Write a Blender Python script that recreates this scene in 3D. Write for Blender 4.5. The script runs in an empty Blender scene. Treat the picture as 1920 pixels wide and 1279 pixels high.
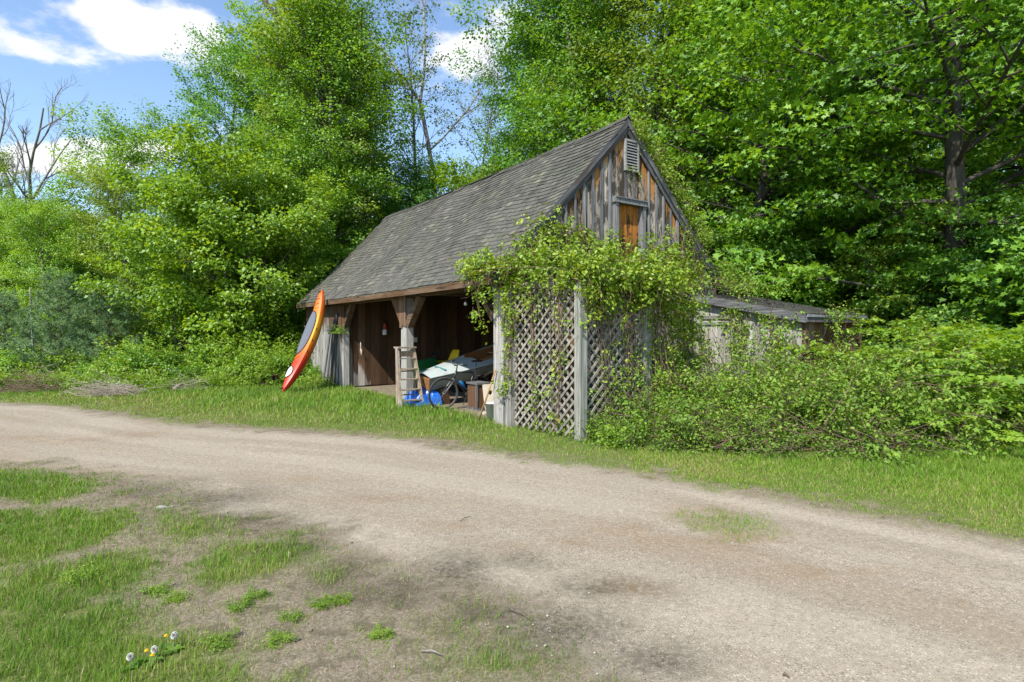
import bpy, math, random
import numpy as np
from mathutils import Vector, Matrix, Quaternion

R = math.radians
scene = bpy.context.scene
col = scene.collection

# ------------------------------------------------------------------ camera
F, HOR, HCAM = 1103.0, 622.0, 1.6          # focal length in photo pixels, horizon row, eye height (m)
cam_d = bpy.data.cameras.new("camera")
cam = bpy.data.objects.new("camera", cam_d); col.objects.link(cam)
cam.location = (0, 0, HCAM); cam.rotation_euler = (R(90), 0, 0)
cam_d.sensor_width = 36.0; cam_d.lens = 36.0 * F / 1920.0
cam_d.shift_y = -(639.5 - HOR) / 1920.0
cam_d.clip_start = 0.05; cam_d.clip_end = 2000
scene.camera = cam

# ------------------------------------------------------------------ sky + sun
SUN_EL = R(48); SUN_DIR = Vector((-0.50, -0.866, 0)).normalized()     # horizontal direction towards the sun
SUN_ENERGY, SKY_STRENGTH, CLOUD = 4.1, 0.135, 4.6
world = bpy.data.worlds.new("World"); scene.world = world; world.use_nodes = True
wn = world.node_tree; wn.nodes.clear()
def W(t, **k):
    n = wn.nodes.new(t)
    for a, b in k.items(): setattr(n, a, b)
    return n
def wl(a, b): wn.links.new(a, b)
def wmath(op, a, b=None, c=None):
    n = W('ShaderNodeMath', operation=op)
    for i, v in enumerate((a, b, c)):
        if v is None: continue
        if isinstance(v, (int, float)): n.inputs[i].default_value = v
        else: wl(v, n.inputs[i])
    return n.outputs[0]
out = W('ShaderNodeOutputWorld'); bg = W('ShaderNodeBackground'); wl(bg.outputs[0], out.inputs[0])
sky = W('ShaderNodeTexSky'); sky.sky_type = 'NISHITA'; sky.sun_disc = False
sky.sun_elevation = SUN_EL
sky.sun_rotation = math.atan2(SUN_DIR.x, SUN_DIR.y)
sky.air_density = 1.0; sky.dust_density = 0.25; sky.ozone_density = 2.2
tc = W('ShaderNodeTexCoord'); sp = W('ShaderNodeSeparateXYZ'); wl(tc.outputs['Generated'], sp.inputs[0])
zz = wmath('ADD', wmath('MAXIMUM', sp.outputs[2], 0.0), 0.12)
qx = wmath('DIVIDE', sp.outputs[0], zz); qy = wmath('DIVIDE', sp.outputs[1], zz)
cb = W('ShaderNodeCombineXYZ'); wl(qx, cb.inputs[0]); wl(qy, cb.inputs[1])
nz = W('ShaderNodeTexNoise'); nz.inputs['Scale'].default_value = 2.1; nz.inputs['Detail'].default_value = 9; nz.inputs['Roughness'].default_value = 0.58
wl(cb.outputs[0], nz.inputs['Vector'])
def cloud_blob(px, py, rx, ry, wt=.27):
    """a cloud on the cloud deck overhead: centre and half sizes read from the photo's sky"""
    def q(px, py):
        d = Vector(((px - 960) / F, 1, (HOR - py) / F)).normalized(); z = max(d.z, 0) + 0.12
        return d.x / z, d.y / z
    c = q(px, py); a = q(px + rx, py); b = q(px, py - ry)
    sx = max(abs(a[0] - c[0]), .05); sy = max(math.hypot(b[0] - c[0], b[1] - c[1]), .05)
    dx = wmath('DIVIDE', wmath('SUBTRACT', qx, c[0]), sx); dy = wmath('DIVIDE', wmath('SUBTRACT', qy, c[1]), sy)
    r2 = wmath('ADD', wmath('MULTIPLY', dx, dx), wmath('MULTIPLY', dy, dy))
    return wmath('DIVIDE', wt, wmath('ADD', 1.0, wmath('MULTIPLY', r2, r2)))
tot = None
for b in ((90, 75, 190, 80), (225, 25, 80, 60), (140, 288, 300, 34, .42), (860, 60, 190, 120), (370, 60, 50, 45)):
    v = cloud_blob(*b); tot = v if tot is None else wmath('ADD', tot, v)
mr = W('ShaderNodeMapRange', interpolation_type='SMOOTHSTEP')
mr.inputs['From Min'].default_value = 0.66; mr.inputs['From Max'].default_value = 0.82
wl(wmath('ADD', wmath('ADD', wmath('MULTIPLY', wmath('SUBTRACT', nz.outputs['Fac'], .5), 1.45), .5), tot), mr.inputs['Value'])
mix = W('ShaderNodeMix', data_type='RGBA'); wl(mr.outputs[0], mix.inputs[0]); wl(sky.outputs[0], mix.inputs[6])
nz2 = W('ShaderNodeTexNoise'); nz2.inputs['Scale'].default_value = 3.0; nz2.inputs['Detail'].default_value = 5; wl(cb.outputs[0], nz2.inputs['Vector'])
cr = W('ShaderNodeValToRGB'); wl(nz2.outputs['Fac'], cr.inputs[0])
cr.color_ramp.elements[0].position = .3; cr.color_ramp.elements[0].color = (.74, .78, .86, 1)
cr.color_ramp.elements[1].position = .6; cr.color_ramp.elements[1].color = (1, 1, 1, 1)
vm = W('ShaderNodeVectorMath', operation='SCALE'); wl(cr.outputs[0], vm.inputs[0]); vm.inputs['Scale'].default_value = CLOUD
wl(vm.outputs[0], mix.inputs[7]); wl(mix.outputs[2], bg.inputs[0]); bg.inputs[1].default_value = SKY_STRENGTH
sun_d = bpy.data.lights.new("sun", 'SUN'); sun_d.energy = SUN_ENERGY; sun_d.angle = R(0.53); sun_d.color = (1, .95, .86)
sun = bpy.data.objects.new("sun", sun_d); col.objects.link(sun); sun.location = (-20, -30, 50)
to_sun = Vector((SUN_DIR.x * math.cos(SUN_EL), SUN_DIR.y * math.cos(SUN_EL), math.sin(SUN_EL)))
sun.rotation_euler = to_sun.to_track_quat('Z', 'Y').to_euler()
vs = scene.view_settings
vs.view_transform = 'Standard'; vs.look = 'None'; vs.gamma = 1; vs.exposure = 0.97; vs.use_curve_mapping = False
scene.cycles.max_bounces = 10; scene.cycles.transparent_max_bounces = 4
scene.cycles.diffuse_bounces = 6; scene.cycles.transmission_bounces = 6

# ------------------------------------------------------------------ helpers
rng = np.random.default_rng(7); random.seed(7)
def G(px, py):
    """photo pixel on the ground -> world x, y"""
    d = F * HCAM / (py - HOR); return ((px - 960) / F * d, d)
def at(px, py, d): return Vector(((px - 960) / F * d, d, HCAM + (HOR - py) / F * d))

class MB:
    def __init__(s): s.v = []; s.f = []; s.n = 0; s.fa = []
    def add(s, V, Fs, fa=0.5):
        V = np.asarray(V, float).reshape(-1, 3); s.v.append(V)
        s.f += [tuple(i + s.n for i in f) for f in Fs]; s.fa += [fa] * len(Fs); s.n += len(V)
    def hexa(s, P, fa=.5):   # 8 corners: 0-3 bottom loop, 4-7 top loop
        s.add(P, [(3, 2, 1, 0), (4, 5, 6, 7), (0, 1, 5, 4), (1, 2, 6, 5), (2, 3, 7, 6), (3, 0, 4, 7)], fa)
    def box(s, x0, x1, y0, y1, z0, z1, j=0, fa=.5):
        P = np.array([(x0, y0, z0), (x1, y0, z0), (x1, y1, z0), (x0, y1, z0), (x0, y0, z1), (x1, y0, z1), (x1, y1, z1), (x0, y1, z1)], float)
        if j: P += rng.uniform(-j, j, P.shape)
        s.hexa(P, fa)
    def beam(s, A, B, w, h, up=(0, 0, 1), j=0, fa=.5):
        A = Vector(A); B = Vector(B); d = (B - A).normalized(); up = Vector(up)
        if abs(d.dot(up.normalized())) > .98: up = Vector((1, 0, 0))
        sd = d.cross(up).normalized() * w / 2; u = sd.cross(d).normalized() * h / 2
        P = [A - sd - u, A + sd - u, A + sd + u, A - sd + u, B - sd - u, B + sd - u, B + sd + u, B - sd + u]
        P = np.array([list(p) for p in P])
        if j: P += rng.uniform(-j, j, P.shape)
        s.hexa(P, fa)
    def tube(s, pts, rad, n=6, caps=True, fa=.5):
        P = np.asarray(pts, float); m = len(P); rad = np.broadcast_to(np.asarray(rad, float), (m,))
        T = np.gradient(P, axis=0); T /= np.linalg.norm(T, axis=1)[:, None] + 1e-9
        ref = np.array([0, 0, 1.0]) if abs(T[0, 2]) < .9 else np.array([1.0, 0, 0])
        a = np.arange(n) / n * 2 * np.pi; V = np.zeros((m, n, 3)); u = np.cross(T[0], ref)
        for i in range(m):
            u = u - T[i] * u.dot(T[i]); u /= np.linalg.norm(u) + 1e-9; w = np.cross(T[i], u)
            V[i] = P[i] + rad[i] * (np.cos(a)[:, None] * u + np.sin(a)[:, None] * w)
        fs = [(i * n + k, i * n + (k + 1) % n, (i + 1) * n + (k + 1) % n, (i + 1) * n + k) for i in range(m - 1) for k in range(n)]
        if caps: fs += [tuple(range(n))[::-1], tuple(range((m - 1) * n, m * n))]
        s.add(V, fs, fa)
    def lathe(s, prof, n=16, M=None, fa=.5):
        prof = np.asarray(prof, float); m = len(prof); a = np.arange(n) / n * 2 * np.pi
        V = np.stack([prof[:, :1] * np.cos(a), prof[:, :1] * np.sin(a), np.repeat(prof[:, 1:], n, 1)], -1).reshape(-1, 3)
        if M is not None: V = V @ np.array(M.to_3x3()).T + np.array(M.translation)
        fs = [(i * n + k, i * n + (k + 1) % n, (i + 1) * n + (k + 1) % n, (i + 1) * n + k) for i in range(m - 1) for k in range(n)]
        fs += [tuple(range(n))[::-1], tuple(range((m - 1) * n, m * n))]
        s.add(V, fs, fa)
    def grid(s, V, nu, nv, wrap=False, fa=.5):
        s.add(V, [(i * nv + k, i * nv + (k + 1) % nv, (i + 1) * nv + (k + 1) % nv, (i + 1) * nv + k) for i in range(nu - 1) for k in range(nv if wrap else nv - 1)], fa)
    def mesh(s, name, mat, smooth=False):
        me = bpy.data.meshes.new(name); me.from_pydata(np.concatenate(s.v).tolist(), [], s.f)
        me.materials.append(mat)
        at_ = me.attributes.new('lv', 'FLOAT', 'FACE'); at_.data.foreach_set('value', np.array(s.fa, np.float32))
        if smooth: me.polygons.foreach_set('use_smooth', [True] * len(me.polygons))
        me.update(); return me
    def build(s, name, mat, parent=None, smooth=False): return link(name, s.mesh(name, mat, smooth), parent)

def link(name, me, parent=None):
    o = bpy.data.objects.new(name, me); col.objects.link(o)
    if parent: o.parent = parent
    return o
def tag(o, label=None, cat=None, group=None, kind=None):
    if label: o['label'] = label
    if cat: o['category'] = cat
    if group: o['group'] = group
    if kind: o['kind'] = kind
    return o
def thing(name, label, cat, loc=(0, 0, 0), rz=0, group=None):
    o = bpy.data.objects.new(name, None); col.objects.link(o); o.location = loc; o.rotation_euler = (0, 0, rz)
    o.empty_display_size = .2
    return tag(o, label, cat, group)
def copy_tree(o, parent=None):
    c = o.copy(); col.objects.link(c); c.parent = parent
    for ch in list(o.children): copy_tree(ch, c)
    return c

def fast_mesh(name, V, loops, start, total, mat, lv=None, smooth=False):
    me = bpy.data.meshes.new(name)
    me.vertices.add(len(V)); me.vertices.foreach_set('co', V.astype(np.float32).ravel())
    me.loops.add(len(loops)); me.loops.foreach_set('vertex_index', loops.astype(np.int32))
    me.polygons.add(len(start)); me.polygons.foreach_set('loop_start', start.astype(np.int32))
    try: me.polygons.foreach_set('loop_total', total.astype(np.int32))
    except Exception: pass
    if smooth: me.polygons.foreach_set('use_smooth', np.ones(len(start), bool))
    me.materials.append(mat)
    if lv is not None:
        a = me.attributes.new('lv', 'FLOAT', 'FACE'); a.data.foreach_set('value', lv.astype(np.float32))
    me.update(calc_edges=True); return me

LEAF = {  # outline (along, across, lift); one n-gon per leaf
 'quad': [(0, 0, 0), (.42, .36, .13), (1, 0, -.10), (.42, -.36, .13)],
 'oval': [(0, 0, 0), (.25, .25, .10), (.62, .27, .09), (1, 0, -.10), (.62, -.27, .09), (.25, -.25, .10)],
 'maple': [(0, 0, 0), (-.02, .40, .03), (.30, .24, .0), (.55, .58, .16), (.60, .20, .04), (1, 0, -.16), (.60, -.20, .04), (.55, -.58, .16), (.30, -.24, 0), (-.02, -.40, .03)],
 'needle': [(0, .02, 0), (1, 0, -.03), (0, -.02, 0)],
}
def unit(a): return a / (np.linalg.norm(a, axis=-1, keepdims=True) + 1e-9)
def leaves(name, P, N, D, L, mat, shape='quad', lv=None):
    S = np.array(LEAF[shape]); k = len(S); n = len(P)
    N = unit(N); D = unit(D - N * np.sum(D * N, 1, keepdims=True)); B = np.cross(N, D)
    V = P[:, None] + L[:, None, None] * (S[None, :, 0:1] * D[:, None] + S[None, :, 1:2] * B[:, None] + S[None, :, 2:3] * N[:, None])
    if lv is None: lv = rng.random(n)
    return fast_mesh(name, V.reshape(-1, 3), np.arange(n * k), np.arange(n) * k, np.full(n, k), mat, lv)

def _h(ix, iy, seed):
    v = np.sin(ix * 127.1 + iy * 311.7 + seed * 74.7) * 43758.5453
    return v - np.floor(v)
def vnoise(x, y, seed=0):
    ix, iy = np.floor(x), np.floor(y); fx, fy = x - ix, y - iy
    fx = fx * fx * (3 - 2 * fx); fy = fy * fy * (3 - 2 * fy)
    a, b, c, d = _h(ix, iy, seed), _h(ix + 1, iy, seed), _h(ix, iy + 1, seed), _h(ix + 1, iy + 1, seed)
    return (a * (1 - fx) + b * fx) * (1 - fy) + (c * (1 - fx) + d * fx) * fy
def fbm(x, y, seed=0, o=4):
    s = 0; a = .5; t = 0
    for i in range(o): s = s + a * vnoise(x * 2 ** i, y * 2 ** i, seed + i); t += a; a *= .5
    return s / t
def sstep(a, b, x): t = np.clip((x - a) / (b - a), 0, 1); return t * t * (3 - 2 * t)

# ------------------------------------------------------------------ materials
class NT:
    def __init__(s, name):
        s.m = bpy.data.materials.new(name); s.m.use_nodes = True; s.t = s.m.node_tree
        s.b = s.t.nodes['Principled BSDF']; s.o = s.t.nodes['Material Output']
    def n(s, t, **k):
        n = s.t.nodes.new(t)
        for a, b in k.items(): setattr(n, a, b)
        return n
    def l(s, a, b): s.t.links.new(a, b)
    def math(s, op, a, b=None, clamp=False):
        n = s.n('ShaderNodeMath', operation=op, use_clamp=clamp)
        for i, v in enumerate((a, b)):
            if v is None: continue
            if isinstance(v, (int, float)): n.inputs[i].default_value = v
            else: s.l(v, n.inputs[i])
        return n.outputs[0]
    def coord(s, kind='Object', scale=(1, 1, 1), off=None):
        c = s.n('ShaderNodeTexCoord'); o = c.outputs[kind]
        if off is not None:
            a = s.n('ShaderNodeVectorMath', operation='ADD'); s.l(o, a.inputs[0]); s.l(off, a.inputs[1]); o = a.outputs[0]
        m = s.n('ShaderNodeMapping'); m.inputs['Scale'].default_value = scale; s.l(o, m.inputs[0]); return m.outputs[0]
    def noise(s, vec, scale=1, detail=4, rough=.55):
        n = s.n('ShaderNodeTexNoise'); n.inputs['Scale'].default_value = scale; n.inputs['Detail'].default_value = detail
        n.inputs['Roughness'].default_value = rough; s.l(vec, n.inputs['Vector']); return n.outputs['Fac']
    def ramp(s, fac, stops):
        r = s.n('ShaderNodeValToRGB'); e = r.color_ramp.elements
        while len(e) < len(stops): e.new(.5)
        for i, (p, c) in enumerate(stops):
            e[i].position = p; e[i].color = (*c, 1) if not isinstance(c, (int, float)) else (c, c, c, 1)
        s.l(fac, r.inputs[0]); return r.outputs[0]
    def mix(s, f, a, b, mode='MIX'):
        n = s.n('ShaderNodeMix', data_type='RGBA', blend_type=mode)
        for i, v in ((0, f), (6, a), (7, b)):
            if isinstance(v, (int, float)): n.inputs[i].default_value = v
            elif isinstance(v, tuple): n.inputs[i].default_value = (*v, 1)
            else: s.l(v, n.inputs[i])
        return n.outputs[2]
    def step(s, x, a, b):
        n = s.n('ShaderNodeMapRange', interpolation_type='SMOOTHSTEP'); n.inputs[1].default_value = a; n.inputs[2].default_value = b
        s.l(x, n.inputs[0]); return n.outputs[0]
    def attr(s, name): n = s.n('ShaderNodeAttribute'); n.attribute_name = name; return n
    def fin(s, colr, rough=.8, bump=None, bstr=.3, bdist=.01, spec=.2):
        if isinstance(colr, tuple): s.b.inputs['Base Color'].default_value = (*colr, 1)
        else: s.l(colr, s.b.inputs['Base Color'])
        if isinstance(rough, (int, float)): s.b.inputs['Roughness'].default_value = rough
        else: s.l(rough, s.b.inputs['Roughness'])
        s.b.inputs['Specular IOR Level'].default_value = spec
        if bump is not None:
            bn = s.n('ShaderNodeBump'); bn.inputs['Strength'].default_value = bstr; bn.inputs['Distance'].default_value = bdist
            s.l(bump, bn.inputs['Height']); s.l(bn.outputs[0], s.b.inputs['Normal'])
        return s.m

def wood(name, light, dark, stain, amount=.5, axis=2, rough=.85, var=.5, protect_or_sun=None, black=.35, rot=0, low=None, blotch=False):
    """weathered board: grain along one axis, stain patches, different on every board"""
    t = NT(name); oi = t.n('ShaderNodeObjectInfo')
    cb_ = t.n('ShaderNodeCombineXYZ'); r50 = t.math('MULTIPLY', oi.outputs['Random'], 57.0)
    for i in range(3): t.l(r50, cb_.inputs[i])
    sc = [26, 26, 26]; sc[axis] = 1.1; s2 = [5, 5, 5]; s2[axis] = .8; s3 = [11, 11, 11]; s3[axis] = .9; s4 = [70, 70, 70]; s4[axis] = 3
    if blotch: s3 = [7.5, 7.5, 7.5]; s3[axis] = 2.6
    if rot:
        base_coord = t.coord
        def rc(kind, scale, off):
            vr_ = t.n('ShaderNodeVectorRotate', rotation_type='Y_AXIS'); vr_.inputs['Angle'].default_value = rot; t.l(t.n('ShaderNodeTexCoord').outputs[kind], vr_.inputs[0])
            a_ = t.n('ShaderNodeVectorMath', operation='ADD'); t.l(vr_.outputs[0], a_.inputs[0]); t.l(off, a_.inputs[1]); m_ = t.n('ShaderNodeMapping'); m_.inputs['Scale'].default_value = scale; t.l(a_.outputs[0], m_.inputs[0]); return m_.outputs[0]
        t.coord = rc
    g = t.noise(t.coord('Object', tuple(sc), cb_.outputs[0]), 1, 6, .65)
    fine = t.noise(t.coord('Object', tuple(s4), cb_.outputs[0]), 1, 3, .6)
    big = t.noise(t.coord('Object', tuple(s2), cb_.outputs[0]), 1, 5, .6)
    blk = t.noise(t.coord('Object', tuple(s3), cb_.outputs[0]), 1, 6, .7)
    c = t.ramp(g, [(.28, dark), (.5, tuple((a + b) / 2 for a, b in zip(light, dark))), (.7, light)])
    if protect_or_sun: big = t.math('ADD', big, protect_or_sun(t))
    rnd2 = t.math('FRACT', t.math('MULTIPLY', oi.outputs['Random'], 13.7))
    thr = t.math('ADD', big, t.math('MULTIPLY', t.math('SUBTRACT', rnd2, .5), .35))
    m = t.step(thr, .78 - .5 * amount, .92 - .5 * amount)
    stn = t.mix(g, tuple(x * .45 for x in stain), stain)
    c = t.mix(m, c, stn)
    if low:
        sz_ = t.n('ShaderNodeSeparateXYZ'); t.l(t.n('ShaderNodeTexCoord').outputs['Object'], sz_.inputs[0]); blk = t.math('ADD', blk, t.math('MULTIPLY', t.math('SUBTRACT', 1.0, t.step(sz_.outputs[2], low[0], low[1])), .22))
    bm = t.step(blk, .64 - .11 * black, .70 - .10 * black)
    c = t.mix(t.math('MULTIPLY', bm, .82), c, (.018, .016, .015))
    c = t.mix(.55, c, t.ramp(fine, [(.3, .35), (.65, 1.25)]), 'MULTIPLY')
    br = t.math('MULTIPLY', .82, t.math('ADD', 1 - var / 2, t.math('MULTIPLY', oi.outputs['Random'], var)))
    vmn = t.n('ShaderNodeVectorMath', operation='SCALE'); t.l(c, vmn.inputs[0]); t.l(br, vmn.inputs['Scale'])
    return t.fin(vmn.outputs[0], rough, t.math('ADD', t.math('MULTIPLY', g, .6), fine), .5, .006, .15)
def flat(name, c, rough=.5, var=.15, scale=6, spec=.3, metal=0, dirt=.25):
    t = NT(name); v = t.coord('Object'); n = t.noise(v, scale, 5, .6); n2 = t.noise(v, scale * 9, 3, .6)
    c2 = t.mix(t.step(n, .45, .75), c, tuple(x * (1 - var * 2) + .02 for x in c))
    c2 = t.mix(t.math('MULTIPLY', t.step(n2, .52, .75), dirt), c2, (.12, .10, .075))
    m = t.fin(c2, t.math('ADD', rough - .1, t.math('MULTIPLY', n, .25)), n2, .12, .002, spec)
    t.b.inputs['Metallic'].default_value = metal; return m
def foliage(name, stops, trans=.35, gloss=.05):
    t = NT(name); a = t.attr('lv'); oi = t.n('ShaderNodeObjectInfo')
    f = t.math('ADD', a.outputs['Fac'], t.math('MULTIPLY', t.math('SUBTRACT', oi.outputs['Random'], .5), .34), True)
    c = t.ramp(f, stops)
    t.t.nodes.remove(t.b)
    df = t.n('ShaderNodeBsdfDiffuse'); tr = t.n('ShaderNodeBsdfTranslucent'); gl = t.n('ShaderNodeBsdfGlossy'); gl.inputs['Roughness'].default_value = .55
    t.l(c, df.inputs[0]); t.l(t.mix(1.0, c, (1.5, 1.25, .6), 'MULTIPLY'), tr.inputs[0]); gl.inputs[0].default_value = (.9, 1, .9, 1)
    m1 = t.n('ShaderNodeMixShader'); m1.inputs[0].default_value = trans; t.l(df.outputs[0], m1.inputs[1]); t.l(tr.outputs[0], m1.inputs[2])
    m2 = t.n('ShaderNodeMixShader'); lw = t.n('ShaderNodeFresnel'); lw.inputs[0].default_value = 1.35
    t.l(t.math('MINIMUM', t.math('MULTIPLY', lw.outputs[0], .6), gloss), m2.inputs[0]); t.l(m1.outputs[0], m2.inputs[1]); t.l(gl.outputs[0], m2.inputs[2])
    t.l(m2.outputs[0], t.o.inputs[0]); return t.m
def bark(name, a, b):
    t = NT(name); n = t.noise(t.coord('Object', (9, 9, 2.2)), 1, 6, .7); n2 = t.noise(t.coord('Object', (1, 1, .6)), 1, 3)
    c = t.mix(t.step(n2, .45, .7), t.ramp(n, [(.3, a), (.7, b)]), tuple(x * .6 for x in b))
    return t.fin(c, .95, n, .8, .03, .05)

M = {}
M['leaf'] = foliage('maple_leaf', [(0, (.072, .175, .012)), (.45, (.142, .310, .017)), (.8, (.220, .410, .024)), (1, (.29, .46, .032))], .5)
M['leaf_dark'] = foliage('deep_leaf', [(0, (.060, .155, .016)), (.5, (.120, .275, .022)), (1, (.20, .37, .03))], .5)
M['leaf_lime'] = foliage('lime_leaf', [(0, (.095, .20, .012)), (.5, (.190, .345, .019)), (1, (.29, .44, .03))], .5)
M['leaf_olive'] = foliage('olive_leaf', [(0, (.085, .155, .014)), (.5, (.165, .275, .022)), (1, (.26, .36, .04))], .5)
M['leaf_cool'] = foliage('cool_leaf', [(0, (.055, .16, .022)), (.5, (.11, .29, .035)), (1, (.19, .40, .05))], .5)
M['leaf_red'] = foliage('sparse_leaf', [(0, (.08, .16, .03)), (.5, (.13, .22, .04)), (1, (.19, .24, .06))], .38)
M['needle'] = foliage('pine_needle', [(0, (.075, .155, .065)), (.5, (.150, .265, .115)), (1, (.26, .37, .18))], .3)
M['bramble'] = foliage('bramble_leaf', [(0, (.075, .165, .012)), (.5, (.155, .285, .02)), (.9, (.24, .37, .034)), (1, (.31, .38, .06))], .45)
M['vine'] = foliage('vine_leaf', [(0, (.10, .185, .012)), (.5, (.205, .33, .02)), (.9, (.31, .42, .034)), (1, (.38, .40, .07))], .45)
M['grass'] = foliage('grass_blade', [(0, (.055, .135, .010)), (.45, (.115, .235, .014)), (.8, (.185, .29, .024)), (.93, (.25, .30, .05)), (1, (.36, .30, .15))], .3, .06)
M['straw'] = foliage('dry_blade', [(0, (.16, .11, .06)), (.5, (.30, .23, .13)), (1, (.45, .37, .22))], .2, .03)
M['bark'] = bark('grey_bark', (.06, .053, .046), (.22, .20, .18))
M['bark_dark'] = bark('dark_bark', (.028, .025, .022), (.11, .098, .085))
M['bark_dead'] = bark('dead_bark', (.12, .11, .10), (.34, .32, .30))
M['twig'] = bark('cane_bark', (.07, .045, .03), (.22, .16, .115))
M['twig_pale'] = bark('pale_dead_twig', (.16, .13, .10), (.42, .36, .29))

def rake_protect(t):      # boards stay fresh under the rake overhang
    s = t.n('ShaderNodeSeparateXYZ'); t.l(t.n('ShaderNodeTexCoord').outputs['Object'], s.inputs[0])
    h = t.math('SUBTRACT', t.math('SUBTRACT', 5.75, t.math('MULTIPLY', t.math('ABSOLUTE', t.math('SUBTRACT', s.outputs[0], 2.86)), 1.033)), s.outputs[2])
    return t.math('SUBTRACT', t.math('MULTIPLY', t.math('SUBTRACT', 1.0, t.step(h, .15, .9)), .26), .10)
def eave_protect(t):      # the top of the wall under the eave kept its brown
    s = t.n('ShaderNodeSeparateXYZ'); t.l(t.n('ShaderNodeTexCoord').outputs['Object'], s.inputs[0])
    return t.math('SUBTRACT', t.math('MULTIPLY', t.step(s.outputs[2], 1.1, 2.4), .52), .08)
def sun_patch_and_wear(t):            # partition boards paler low by the opening: wear plus a painted-in sun patch
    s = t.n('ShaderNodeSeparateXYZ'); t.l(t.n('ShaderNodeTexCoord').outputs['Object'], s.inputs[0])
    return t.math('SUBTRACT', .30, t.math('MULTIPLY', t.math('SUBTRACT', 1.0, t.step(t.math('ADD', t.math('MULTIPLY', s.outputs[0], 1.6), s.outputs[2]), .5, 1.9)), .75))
M['gable'] = wood('gable_boards', (.58, .50, .41), (.17, .145, .12), (.60, .29, .09), .55, protect_or_sun=rake_protect, black=1.6, var=.5, blotch=True)
M['batten'] = wood('grey_battens', (.30, .30, .305), (.085, .085, .095), (.2, .17, .14), .2, black=.45, var=.6)
M['front'] = wood('front_boards', (.50, .48, .45), (.16, .15, .14), (.17, .10, .06), .38, protect_or_sun=eave_protect, black=.2)
M['inner'] = wood('inner_boards', (.48, .45, .41), (.17, .14, .12), (.165, .095, .054), .70, protect_or_sun=sun_patch_and_wear, black=.3, var=.9)
M['beam'] = wood('brown_beam', (.24, .16, .10), (.075, .05, .032), (.17, .095, .05), .5, axis=1, black=.3)
M['post'] = wood('grey_post', (.55, .53, .49), (.22, .21, .19), (.24, .19, .14), .22, black=.12)
M['postb'] = wood('brown_post', (.30, .20, .135), (.085, .055, .04), (.22, .115, .06), .6, black=.25)
for k_, ax_, ro_ in (('trim', 2, 0), ('trim_l', 0, R(45.9)), ('trim_r', 0, R(-45.9)), ('trim_b', 1, 0)): M[k_] = wood('rake_trim_' + k_, (.22, .22, .23), (.045, .045, .05), (.16, .13, .11), .25, axis=ax_, black=.35, rot=ro_)
M['door'] = wood('loft_door_planks', (.56, .235, .05), (.26, .09, .018), (.06, .04, .03), .12, black=.95, var=.3, low=(2.95, 3.7), blotch=True)
M['lath'] = wood('lattice_lath', (.40, .365, .31), (.16, .145, .12), (.26, .25, .19), .3, black=.05, var=.5)
M['lathpost'] = wood('green_stained_post', (.38, .38, .335), (.15, .155, .13), (.25, .29, .24), .4, black=.12)
M['white'] = flat('worn_white_paint', (.55, .55, .53), .6, .1); M['ventgrey'] = flat('vent_grey_wood', (.27, .27, .265), .8, .3, 14, .1, dirt=.5)
M['dark'] = flat('dark_void', (.012, .011, .010), .9, .1)
M['dark'].name = 'black_rubber'  # black parts, also painted darkness behind vent slats and in the board hole
def shingle_mat():
    t = NT('roof_shingles'); a = t.attr('lv'); v = t.coord('Object', (1, 1, 1)); oi = t.n('ShaderNodeObjectInfo')
    g = t.n('ShaderNodeNewGeometry'); n = t.noise(g.outputs['Position'], 1.1, 4, .6); f = t.noise(g.outputs['Position'], 45, 4, .7); n3 = t.noise(g.outputs['Position'], 24, 4, .65); vr2 = t.n('ShaderNodeVectorRotate', rotation_type='Z_AXIS'); vr2.inputs['Angle'].default_value = -.603; t.l(g.outputs['Position'], vr2.inputs[0]); mp2 = t.n('ShaderNodeMapping'); mp2.inputs['Scale'].default_value = (.35, 2.6, .35); t.l(vr2.outputs[0], mp2.inputs[0]); stk = t.noise(mp2.outputs[0], 1, 5, .65)
    c = t.ramp(a.outputs['Fac'], [(0, (.058, .056, .050)), (.5, (.092, .090, .079)), (.85, (.122, .117, .099)), (.93, (.15, .14, .11)), (1, (.185, .172, .132))])
    c = t.mix(t.math('MULTIPLY', t.step(n, .45, .7), .45), c, (.085, .095, .062))
    c = t.mix(t.math('MULTIPLY', t.step(n3, .585, .665), .7), c, (.25, .24, .185))
    c = t.mix(t.math('MULTIPLY', t.step(stk, .48, .68), .5), c, (.045, .046, .040))
    c = t.mix(.6, c, t.ramp(f, [(.3, .4), (.68, 1.35)]), 'MULTIPLY')
    return t.fin(c, .92, f, .5, .008, .1)
M['shingle'] = shingle_mat()

# ------------------------------------------------------------------ ground: masks read from the photo, laid out in metres
def poly_sd(X, Y, pts):
    """signed distance to a polygon (+ inside)"""
    P = np.array(pts, float); Q = np.roll(P, -1, 0); d = np.full(X.shape, 1e9); ins = np.zeros(X.shape, bool)
    for (x0, y0), (x1, y1) in zip(P, Q):
        ex, ey = x1 - x0, y1 - y0; L = ex * ex + ey * ey + 1e-12
        t = np.clip(((X - x0) * ex + (Y - y0) * ey) / L, 0, 1)
        d = np.minimum(d, np.hypot(X - x0 - t * ex, Y - y0 - t * ey))
        cnd = ((y0 > Y) != (y1 > Y)) & (X < (x1 - x0) * (Y - y0) / (y1 - y0 + 1e-12) + x0); ins ^= cnd
    return np.where(ins, d, -d)
UP = [(0, 757), (110, 764), (240, 783), (330, 797), (500, 808), (700, 822), (820, 835), (930, 850), (1050, 870), (1200, 890), (1300, 908), (1450, 936), (1600, 965), (1750, 993), (1920, 1028)]
LO = [(0, 872), (60, 868), (200, 886), (330, 925), (450, 955), (600, 985), (700, 1035), (830, 1095), (1000, 1150), (1120, 1215), (1180, 1279)]
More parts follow.
